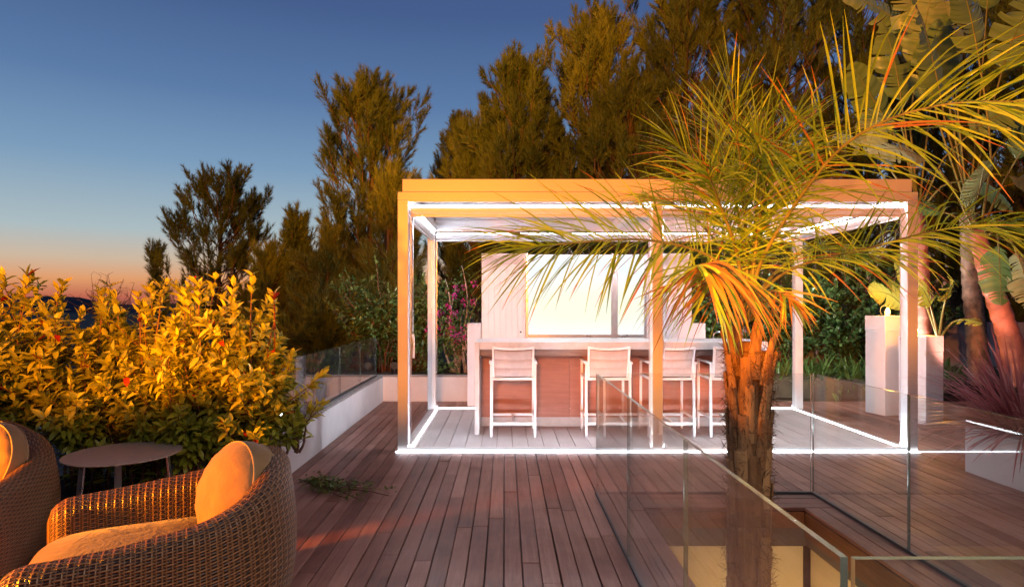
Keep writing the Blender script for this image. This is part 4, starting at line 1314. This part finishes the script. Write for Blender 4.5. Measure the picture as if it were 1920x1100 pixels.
def paddle_plant(label, base_px, Y, trunk_px, leaves_, rad, tm, seed, lm=None, z0=None):
    o0 = W(base_px[0], base_px[1], Y)
    o0.z = .05 if z0 is None else z0
    t = thing('paddle_leaf_plant', label, 'plant', o0, 0, 'paddle leaved plants at the right')
    tp = [W(a, b_, Y + c) - o0 for a, b_, c in trunk_px]
    trunk_ring(t, tp, rad, tm, rings=12, seed=seed)
    for k, lf in enumerate(leaves_):
        pts = [W(a, b_, Y + c) - o0 for a, b_, c in lf['p']]
        pr, _ = resample(pts, 6)
        for i in (1, 2, 3, 4): pr[i] = pr[i] + Vector((0, 0, .05 * math.sin(PI * i / 5)))
        paddle(t, pr, lf['L'], lf['W'], lf.get('m', lm or M_STREL), seed * 10 + k, lf.get('t', .4), lf.get('d', .5), lf.get('h', (0, -.75, .66)), lf.get('b', .5))
    return t


paddle_plant('giant paddle leaved plant with a leaning red lit trunk at the right edge', (1912, 700), 8.6,
             [(1912, 720, 0), (1895, 640, 0), (1868, 560, .0), (1845, 490, .05), (1832, 430, .1)],
             [dict(p=[(1835, 440, .1), (1800, 330, .1), (1775, 250, 0), (1765, 190, -.1)], L=1.5, W=.68, b=.7, t=.5, d=.35),
              dict(p=[(1835, 440, .1), (1822, 405, .0), (1824, 395, -.1)], L=1.25, W=.5, b=-.5, t=.1, d=.3, h=(-.3, -.9, .2)),
              dict(p=[(1838, 440, .1), (1860, 300, .1), (1850, 210, 0), (1835, 110, -.1)], L=1.5, W=.75, b=.9, t=.6, d=.4),
              dict(p=[(1838, 440, .1), (1880, 350, 0), (1905, 300, -.2)], L=1.3, W=.6, b=1.2, t=.7, d=.6),
              dict(p=[(1835, 450, .1), (1790, 410, 0), (1765, 396, 0)], L=.75, W=.34, b=.3, t=.1, d=.2),
              dict(p=[(1835, 450, .1), (1770, 330, -.1), (1735, 300, -.2)], L=1.0, W=.5, b=.8, t=.5, d=.4),
              dict(p=[(1840, 450, .1), (1880, 430, -.2), (1905, 470, -.3)], L=.8, W=.45, b=1.6, t=.8, d=.6),
              dict(p=[(1838, 445, .1), (1868, 420, -.3), (1872, 460, -.4)], L=.8, W=.48, b=1.6, t=.9, d=.8)],
             (.15, .09), M_TRUNKR, 3)
paddle_plant('giant paddle leaved plant behind the right front post, pale leaves over the roof', (1730, 640), 9.9,
             [(1735, 700, 0), (1730, 560, 0), (1728, 470, 0), (1722, 390, 0)],
             [dict(p=[(1722, 400, 0), (1700, 300, -.1), (1672, 245, -.1)], L=1.25, W=.72, b=.1, t=.12, d=.25, h=(.2, -.95, .2)),
              dict(p=[(1722, 400, 0), (1705, 300, 0), (1690, 240, 0), (1672, 225, -.2)], L=1.0, W=.6, b=1.6, t=.7, d=.6, h=(-.2, -.9, .3)),
              dict(p=[(1722, 400, 0), (1735, 290, .1), (1745, 200, .1)], L=1.5, W=.72, b=.5, t=.5, d=.4),
              dict(p=[(1722, 400, 0), (1660, 310, -.2), (1640, 285, -.3)], L=.9, W=.5, b=.9, t=.8, d=.5),
              dict(p=[(1722, 400, 0), (1700, 270, .2), (1690, 190, .2)], L=1.3, W=.7, b=.9, t=.6, d=.5),
              dict(p=[(1722, 400, 0), (1770, 300, -.2), (1820, 250, -.3)], L=1.2, W=.6, b=1.0, t=.6, d=.5),
              dict(p=[(1722, 400, 0), (1770, 350, -.3), (1800, 340, -.3)], L=1.0, W=.5, b=1.4, t=.6, d=.6),
              dict(p=[(1722, 400, 0), (1705, 230, .3), (1720, 130, .3)], L=1.5, W=.7, b=.4, t=.5, d=.4)],
             (.12, .08), M_TRUNKR, 4)
paddle_plant('giant paddle leaved plant with a ringed grey trunk behind the shorter pedestal', (1835, 690), 10.2,
             [(1838, 720, 0), (1832, 640, 0), (1824, 560, 0), (1818, 480, .0), (1816, 400, 0)],
             [dict(p=[(1816, 400, 0), (1800, 260, 0), (1790, 150, 0)], L=1.5, W=.72, b=.5, t=.5, d=.4),
              dict(p=[(1816, 400, 0), (1850, 240, .1), (1880, 130, .1)], L=1.6, W=.72, b=.9, t=.6, d=.5),
              dict(p=[(1816, 400, 0), (1760, 240, .1), (1735, 110, .1)], L=1.5, W=.7, b=.7, t=.6, d=.5),
              dict(p=[(1816, 400, 0), (1870, 280, 0), (1900, 250, 0)], L=1.3, W=.6, b=1.3, t=.5, d=.5),
              dict(p=[(1816, 400, 0), (1790, 200, .2), (1760, 60, .2)], L=1.5, W=.7, b=1.2, t=.5, d=.4),
              dict(p=[(1816, 400, 0), (1850, 330, -.2), (1890, 330, -.3)], L=1.1, W=.55, b=1.4, t=.6, d=.5),
              dict(p=[(1816, 400, 0), (1770, 150, .3), (1700, 60, .3)], L=1.4, W=.7, b=1.0, t=.6, d=.5),
              dict(p=[(1816, 400, 0), (1840, 160, .2), (1850, 20, .2)], L=1.5, W=.7, b=.6, t=.5, d=.4)],
             (.15, .11), M_TRUNKG, 5)
# low young plants lit by the bulbs
paddle_plant('young broad leaved plant glowing yellow behind the taller pedestal', (1712, 640), 9.6, [(1712, 690, 0), (1712, 660, 0), (1710, 640, 0)],
             [dict(p=[(1710, 645, 0), (1706, 600, -.05), (1694, 576, -.1)], L=.80, W=.42, b=1.1, t=.05, d=.3, h=(.35, -.8, .4)),
              dict(p=[(1710, 645, 0), (1700, 590, .1), (1690, 565, .1)], L=.38, W=.22, b=.2, t=.1, d=.2, h=(0, -.9, .3))], (.05, .03), M_TRUNKG, 6, M_STRELY)
paddle_plant('young split leaved plant glowing yellow behind the shorter pedestal', (1762, 650), 9.1, [(1762, 700, 0), (1762, 660, 0), (1760, 630, 0)],
             [dict(p=[(1760, 640, 0), (1750, 600, -.05), (1745, 575, -.1)], L=.5, W=.36, b=.9, t=.95, d=.4, h=(.1, -.9, .3)),
              dict(p=[(1760, 640, 0), (1768, 590, 0), (1772, 565, -.1)], L=.5, W=.36, b=.8, t=.95, d=.4, h=(0, -.9, .3)),
              dict(p=[(1760, 640, 0), (1785, 610, 0), (1795, 600, -.1)], L=.4, W=.3, b=1.0, t=.95, d=.4),
              dict(p=[(1760, 640, 0), (1730, 560, 0), (1720, 540, 0)], L=.5, W=.34, b=.6, t=.6, d=.3)], (.05, .03), M_TRUNKG, 7, M_STRELY)

# ================================================================== THE PALM
PY = 4.0
pb = W(1404, 600, PY)
palm = thing('palm_tree', 'feathery palm with a shaggy brown trunk rising out of the glass stairwell', 'palm', (pb.x, PY, -3.3))
O = Vector((pb.x, PY, -3.3))


def PW_(px, py, Y): return W(px, py, Y) - O


# trunk core
rr = random.Random(3)
zt = W(1404, 640, PY).z + 3.3
rows = []
b = MB()
NZ, NA = 70, 40
for i in range(NZ):
    s = i / (NZ - 1); z = zt * s
    wpx = .128 - .010 * s
    if s > .93: wpx *= 1 - .45 * (s - .93) / .07
    ring = []
    for j in range(NA):
        a = 2 * PI * j / NA
        rad = wpx * (.9 + .05 * math.sin(5 * a + i * .35) + .035 * math.sin(9 * a - i * .8) + rr.uniform(-.02, .02))
        ring.append((rad * math.cos(a) - .02 * math.sin(s * 3), rad * math.sin(a), z))
    rows.append(ring)
b.quad_rows(rows, True, 0, False, True)
trunk = b.build('trunk', M_BOOT, palm, smooth=True)


def boot(z, a, L, w, th, out, name='leaf_base', split=0.0, seed=0, tilt=0.0):
    """old cut leaf base: a tapering trough-shaped slab hugging the trunk and flaring at its cut top."""
    r_ = random.Random(seed)
    b = MB(); rows = []
    n = 9
    ca, sa = math.cos(a), math.sin(a)
    er = Vector((ca, sa, 0)); et = Vector((-sa, ca, 0))
    w1 = w * r_.uniform(.55, .8)
    for i in range(n):
        s = i / (n - 1)
        rad = .112 + .016 * s + out * s ** 2.2
        c = er * rad + et * (tilt * s * L) + Vector((0, 0, z + L * s))
        ww = (w * (1 - s) + w1 * s) / 2; t_ = th * (1 - .45 * s)
        ring = []
        for k in range(10):
            q = 2 * PI * k / 10
            x = math.cos(q) * ww; y = math.sin(q) * t_ / 2
            y -= .35 * (x / ww) ** 2 * t_           # trough
            jag = (r_.uniform(-.012, .03) if i == n - 1 else 0)
            ring.append(c + et * x + er * (y + r_.uniform(-.002, .002)) + Vector((0, 0, jag)))
        rows.append(ring)
    b.quad_rows(rows, True, 0, True, True)
    b.rn = [r_.random()] * len(b.v)
    return b.build(name, M_BOOT, palm, smooth=False)


# upper, long pale stubs; lower, worn and tight
k = 0
for (dz, n_, L, w, out) in ((0.0, 7, .30, .085, .055), (-.17, 7, .34, .095, .035), (-.36, 8, .36, .10, .018), (-.58, 8, .38, .11, .014), (-.82, 8, .38, .12, .010), (-1.08, 8, .38, .12, .008), (-1.36, 8, .38, .125, .006), (-1.66, 8, .4, .125, .004), (-2.0, 8, .42, .13, .004), (-2.4, 8, .46, .13, .003)):
    for j in range(n_):
        a = 2 * PI * (j + .5 * (k % 2)) / n_ + rr.uniform(-.12, .12) + k * .21
        boot(zt - .25 + dz + rr.uniform(-.04, .04), a, L * rr.uniform(.8, 1.12), w * rr.uniform(.85, 1.1), .034, out * rr.uniform(.6, 1.4), seed=k * 20 + j, tilt=rr.uniform(-.06, .06))
    k += 1
# hairy fibres
n = 3200
a = RNG.uniform(0, 2 * PI, n); z = zt - .05 - RNG.random(n) ** 1.3 * 2.6
rad = .125 + RNG.random(n) * .02
P = np.stack([rad * np.cos(a), rad * np.sin(a), z], 1)
D = np.stack([np.cos(a) * .5 + RNG.normal(0, .5, n), np.sin(a) * .5 + RNG.normal(0, .5, n), RNG.normal(.2, .6, n)], 1)
V, T, kk = ribbons_np(P, D, rand_perp(nrm(D), n), RNG.uniform(.03, .09, n), .0022, RNG.uniform(-.6, .9, n), 4, 0, base=1.0)
np_obj('fibres', V, T, M_FIBRE, palm)


def bez(pts, n):
    """Catmull-Rom through pts."""
    P_ = [Vector(p) for p in pts]; P_ = [P_[0] * 2 - P_[1]] + P_ + [P_[-1] * 2 - P_[-2]]
    out = []
    m = len(P_) - 3
    for k in range(n):
        x = m * k / (n - 1); i = min(int(x), m - 1); t = x - i
        p0, p1, p2, p3 = P_[i:i + 4]
        out.append(.5 * ((2 * p1) + (p2 - p0) * t + (2 * p0 - 5 * p1 + 4 * p2 - p3) * t * t + (3 * p1 - p0 - 3 * p2 + p3) * t ** 3))
    return out


def frond(ctrl, seed=0, n=56, L=.46, Wd=.0105, droop=.35, start=.22, mat=None, mat2=None, dry=.0, vtilt=.45, stalk=.012, a0=1.15, a1=.42, endL=.55, face=None):
    r = np.random.default_rng(seed)
    pts = bez([PW_(*c) for c in ctrl], 48)
    axis = Vector((0, 0, 0))
    P, D, S, LL, dr = [], [], [], [], []
    dd = [0]
    for p, q in zip(pts[:-1], pts[1:]): dd.append(dd[-1] + (q - p).length)
    tot = dd[-1]
    for k in range(n):
        f = start + (1 - start) * (k / (n - 1)) ** .92
        s = f * tot; i = 0
        while i < 46 and dd[i + 1] < s: i += 1
        u = (s - dd[i]) / max(dd[i + 1] - dd[i], 1e-6); p = pts[i].lerp(pts[i + 1], min(u, 1))
        t = (pts[min(i + 2, 47)] - pts[max(i - 1, 0)]).normalized()
        ref = Vector((0, 0, 1)) - Vector((p.x, p.y, 0)) * .5
        if face: ref = Vector(face)
        nn = ref - t * ref.dot(t)
        if nn.length < .05: nn = t.orthogonal()
        nn.normalize(); sd = t.cross(nn)
        g = (f - start) / (1 - start)
        ang = a0 + (a1 - a0) * g
        prof = (.45 + .55 * min(1, g / .22)) * (1 - (1 - endL) * max(0, (g - .6) / .4))
        for s_ in (-1, 1):
            aa = ang + r.normal() * .17
            vt = vtilt + r.normal() * .30 + (.25 if k % 3 == 0 else -.12)
            d = t * math.cos(aa) + (sd * s_ * math.cos(vt) + nn * math.sin(vt)) * math.sin(aa)
            P.append(tuple(p)); D.append(tuple(d)); S.append(tuple(t * .8 + nn * .4 * s_ + Vector((r.normal() * .2, r.normal() * .2, r.normal() * .2))))
            LL.append(L * prof * r.uniform(.82, 1.1)); dr.append(droop * r.uniform(.25, 1.7))
    V, T, kk = ribbons_np(P, D, S, np.array(LL), Wd, np.array(dr), 7, .35)
    m = len(P)
    mi = np.repeat((r.random(m) < dry).astype(np.int32), T.shape[0] // m)
    b = MB(); b.tube(pts, [stalk * (1 - .85 * i / 47) + .002 for i in range(48)], 8)
    st_ = b.build('frond', M_RACHIS, palm, smooth=True)
    rv = np.repeat(r.random((m, 1)), kk, 1)
    wi = r.random(m)
    rv[wi > .72, -6:] = 2.0; rv[wi > .96, -15:] = 2.0
    np_obj('leaflets', V, T, [mat or M_PALM, mat2 or M_PALMDRY], st_, rv.reshape(-1), mi=mi, smooth=True)
    return st_


B0 = (1402, 600, 4.0)
# long horizontal frond to the left, across the bar
frond([B0, (1385, 540, 3.98), (1325, 478, 3.95), (1210, 450, 3.9), (1080, 455, 3.85), (975, 468, 3.8)], 1, n=72, L=.60, droop=.30, start=.22, vtilt=.35, dry=.04, a0=1.2, a1=.45, endL=.85, face=(.1, -.85, .5), Wd=.0135)
# big frond up and to the right, towards the viewer
frond([B0, (1432, 480, 3.9), (1543, 314, 3.55), (1641, 236, 3.3), (1774, 196, 3.1), (1935, 190, 2.95)], 2, n=56, L=.66, droop=.26, start=.25, vtilt=.40, dry=.05, Wd=.0108, a0=1.2, a1=.6, endL=.8, face=(-.1, -.9, .35))
# mid frond to the right
frond([B0, (1430, 545, 4.05), (1500, 498, 4.15), (1640, 462, 4.25), (1770, 430, 4.3), (1930, 420, 4.3)], 3, n=64, L=.54, droop=.40, vtilt=.35, start=.2, a0=1.15, a1=.5, endL=.8, face=(-.1, -.7, .65), Wd=.011)
# frond coming at the viewer, dried tips
frond([(1400, 604, 3.95), (1390, 568, 3.8), (1362, 522, 3.5), (1328, 497, 3.15), (1306, 498, 2.9)], 4, n=58, L=.50, droop=.75, vtilt=-.35, start=.22, mat=M_PALM, mat2=M_PALMDRY, dry=.55, Wd=.0155, a0=1.25, a1=.8, endL=.9)
# upright crown
UP = [([B0, (1412, 470, 4.02), (1422, 350, 3.95), (1424, 290, 3.7), (1420, 270, 3.4)], .50, .25),
      ([B0, (1390, 440, 4.1), (1362, 300, 4.3), (1335, 200, 4.6)], .46, .22),
      ([B0, (1375, 450, 4.1), (1320, 330, 4.1), (1275, 275, 4.05)], .46, .3),
      ([B0, (1425, 430, 4.2), (1455, 300, 4.5), (1490, 220, 4.9)], .46, .3),
      ([B0, (1398, 430, 4.0), (1385, 280, 3.9), (1372, 170, 3.8)], .42, .18),
      ([B0, (1360, 480, 4.3), (1290, 400, 4.7), (1215, 370, 5.1)], .42, .45),
      ([B0, (1420, 440, 3.95), (1440, 330, 3.85), (1475, 270, 3.7)], .44, .3),
      ([B0, (1445, 520, 4.2), (1520, 470, 4.5), (1610, 480, 4.8)], .40, .5),
      ([B0, (1380, 470, 3.95), (1345, 370, 3.75), (1330, 330, 3.5)], .44, .35)]
for k, (c, L, dr) in enumerate(UP):
    frond(c, face=(.15 * math.sin(k * 2.0), -.9, .25) if k in (0, 2, 4, 6) else None, seed=30 + k, n=46, L=L * 1.28, Wd=.0095, droop=dr * .7, start=.28, vtilt=.4, dry=.04, a0=1.15, a1=.35, endL=.7)
# a shorter dried frond hanging right
frond([(1408, 600, 3.95), (1425, 560, 3.8), (1450, 545, 3.6), (1480, 560, 3.45)], 60, n=34, L=.36, droop=.8, vtilt=.0, start=.25, mat=M_PALMDRY, mat2=M_PALM, dry=.35, a0=1.1, a1=.6)

# ---------------------------------------------------------------- creeper on the deck
cr = thing('creeper', 'sprawling green creeper lying on the deck beside the wicker armchair', 'plant', (-1.72, 5.35, 0))
r = random.Random(21); b = MB(); P, D, Nn = [], [], []
for k in range(16):
    a = r.uniform(-1.1, .45); L = r.uniform(.3, .95 if k < 6 else .5)
    pts = [Vector((math.cos(a) * L * s + .05 * math.sin(5 * s + k), math.sin(a) * L * s * .7 + .04 * math.cos(6 * s + k), .012 + .05 * abs(math.sin(7 * s + k)) * (1 - s))) for s in np.linspace(0, 1, 9)]
    b.tube(pts, .0035, 4)
    for q in range(int(46 * L)):
        p = pts[r.randrange(1, 9)] + Vector((r.gauss(0, .03), r.gauss(0, .03), abs(r.gauss(0, .025))))
        P.append(tuple(p)); D.append((r.gauss(0, 1), r.gauss(0, 1), r.uniform(0, .7))); Nn.append((r.gauss(0, .4), r.gauss(0, .4), 1))
b.build('stems', M_STEM, cr)
V, T = leaves_np(P, D, Nn, RNG.uniform(.025, .055, len(P)), RNG.uniform(.018, .032, len(P)))
np_obj('foliage', V, T, M_VINE, cr, np.repeat(RNG.random(len(P)), 8), smooth=True)

# ================================================================== WORLD, LIGHTS, CAMERA
wd = bpy.data.worlds.new('World'); SC.world = wd; wd.use_nodes = True
nt = wd.node_tree; bgn = nt.nodes['Background']
tc = N(nt, 'ShaderNodeTexCoord'); sp = N(nt, 'ShaderNodeSeparateXYZ'); lk(nt, tc.outputs['Generated'], sp.inputs[0])


def lin(r_, g_, b_):
    f = lambda v: (v / 255 / 12.92) if v <= 10 else ((v / 255 + .055) / 1.055) ** 2.4
    return (f(r_), f(g_), f(b_))


warm = ramp(nt, sp.outputs[2], [(0.0, lin(150, 84, 78)), (.012, lin(192, 104, 82)), (.036, lin(226, 158, 108)), (.064, lin(206, 184, 160)), (.105, lin(172, 189, 194)), (.20, lin(124, 157, 188)), (.30, lin(92, 124, 168)), (.42, lin(69, 94, 141)), (1.0, lin(34, 48, 96))])
cool = ramp(nt, sp.outputs[2], [(0.0, lin(70, 72, 98)), (.1, lin(96, 104, 140)), (.25, lin(84, 108, 158)), (.42, lin(66, 94, 152)), (1.0, lin(34, 48, 96))])
dt = N(nt, 'ShaderNodeVectorMath', operation='DOT_PRODUCT'); lk(nt, tc.outputs['Generated'], dt.inputs[0])
ga = math.radians(-32); dt.inputs[1].default_value = (math.sin(ga), math.cos(ga), 0)
mr = N(nt, 'ShaderNodeMapRange', interpolation_type='SMOOTHSTEP'); mr.inputs['From Min'].default_value = -.3; mr.inputs['From Max'].default_value = .75
lk(nt, dt.outputs['Value'], mr.inputs['Value'])
mx = N(nt, 'ShaderNodeMix', data_type='RGBA'); lk(nt, mr.outputs[0], mx.inputs['Factor']); lk(nt, cool, mx.inputs[6]); lk(nt, warm, mx.inputs[7])
mr2 = N(nt, 'ShaderNodeMapRange', interpolation_type='SMOOTHSTEP'); mr2.inputs['From Min'].default_value = -.75; mr2.inputs['From Max'].default_value = .25; mr2.inputs['To Min'].default_value = .22
lk(nt, dt.outputs['Value'], mr2.inputs['Value'])
dk = N(nt, 'ShaderNodeVectorMath', operation='SCALE'); lk(nt, mx.outputs[2], dk.inputs[0]); lk(nt, mr2.outputs[0], dk.inputs['Scale'])
lk(nt, dk.outputs[0], bgn.inputs[0]); bgn.inputs[1].default_value = 1.0


def spot(name, loc, target, energy, color, size, blend, radius):
    l = bpy.data.lights.new(name, 'SPOT'); l.energy = energy; l.color = color; l.spot_size = math.radians(size); l.spot_blend = blend; l.shadow_soft_size = radius
    o = bpy.data.objects.new(name, l); COL.objects.link(o); o.location = loc
    o.rotation_euler = (Vector(target) - Vector(loc)).to_track_quat('-Z', 'Y').to_euler()
    return o


def point(name, loc, energy, color, radius):
    l = bpy.data.lights.new(name, 'POINT'); l.energy = energy; l.color = color; l.shadow_soft_size = radius
    o = bpy.data.objects.new(name, l); COL.objects.link(o); o.location = loc
    return o


ORANGE = (1.0, .27, .008)
# house floodlight behind the viewer; its cone's lower rim leaves the deck dark
fl_loc = Vector((-.9, -2.6, 2.65)); e = math.radians(46.5)
az = math.radians(3)
spot('house_floodlight', fl_loc, fl_loc + Vector((math.sin(az) * math.cos(e), math.cos(az) * math.cos(e), math.sin(e))) * 10, 3500, ORANGE, 124, .10, .12)
for az2 in (-15, 17):
    e2 = math.radians(25); a2 = math.radians(az2); q0 = Vector((-3.0, -6.0, 6.6))
    spot('tree_fill_spot', q0, q0 + Vector((math.sin(a2) * math.cos(e2), math.cos(a2) * math.cos(e2), math.sin(e2))), 17000, (1.0, .33, .025), 79, .18, .15)  # added fill from high behind the viewer, brightens the pines
spot('palm_fill_spot', fl_loc + Vector((.1, 0, -.1)), (1.56, 4.0, 1.62), 5200, ORANGE, 9, .5, .1)  # added narrow fill, brightens the palm trunk
al = bpy.data.lights.new('deck_fill_area', 'AREA'); al.shape = 'RECTANGLE'; al.size = 5; al.size_y = .5; al.energy = 150; al.color = (1.0, .86, .74)  # added overhead fill, lightens the deck but not the beams
ao = bpy.data.objects.new('deck_fill_area', al); COL.objects.link(ao); ao.location = (1.9, .2, 3.1)
spot('garden_bed_fill', (4.1, 9.45, 2.5), (4.5, 11.6, .6), 330, (.9, .95, 1.0), 130, .6, .08)  # added spot, boosts the white light on the garden bed
spot('planter_fill', (-1.25, 9.45, 2.5), (-1.9, 10.95, 1.1), 75, (.9, .95, 1.0), 115, .7, .08)  # added spot, brightens the shrubs in the back planter
spot('paddle_leaf_light', (5.6, 9.9, .25), (6.4, 9.4, 3.6), 620, (1.0, .93, .84), 95, .6, .08)
spot('hedge_fill_spot', (-3.3, -1.2, 2.5), (-3.2, 5.0, 2.12), 3800, ORANGE, 29, .4, .1)  # added second flood, brightens the hedge alone
# low terrace lamp left of the frame, by the armchairs
spot('terrace_lamp', (-4.5, 1.75, .78), (-1.7, 3.0, .55), 2500, (1.0, .27, .008), 95, .5, .08)
point('stairwell_lamp', (1.75, 4.0, -1.3), 60, (1.0, .62, .25), .1)
spot('garden_uplight', (5.9, 7.6, .5), (6.3, 9.0, 2.6), 90, (1.0, .35, .25), 80, .5, .06)

cam = bpy.data.cameras.new('camera'); co = bpy.data.objects.new('camera', cam); COL.objects.link(co)
co.location = (0, 0, H); co.rotation_euler = (PI / 2, 0, 0)
cam.sensor_width = 36; cam.lens = 36 * F / 1920
cam.shift_x = (960 - CX) / 1920; cam.shift_y = (CY - 550) / 1920
cam.clip_start = .05; cam.clip_end = 20000
SC.camera = co

SC.view_settings.view_transform = 'Standard'; SC.view_settings.look = 'None'; SC.view_settings.gamma = 1; SC.view_settings.exposure = 0
SC.cycles.use_denoising = True
SC.cycles.max_bounces = 10; SC.cycles.transparent_max_bounces = 24; SC.cycles.diffuse_bounces = 4; SC.cycles.glossy_bounces = 4
SC.cycles.sample_clamp_indirect = 6.0
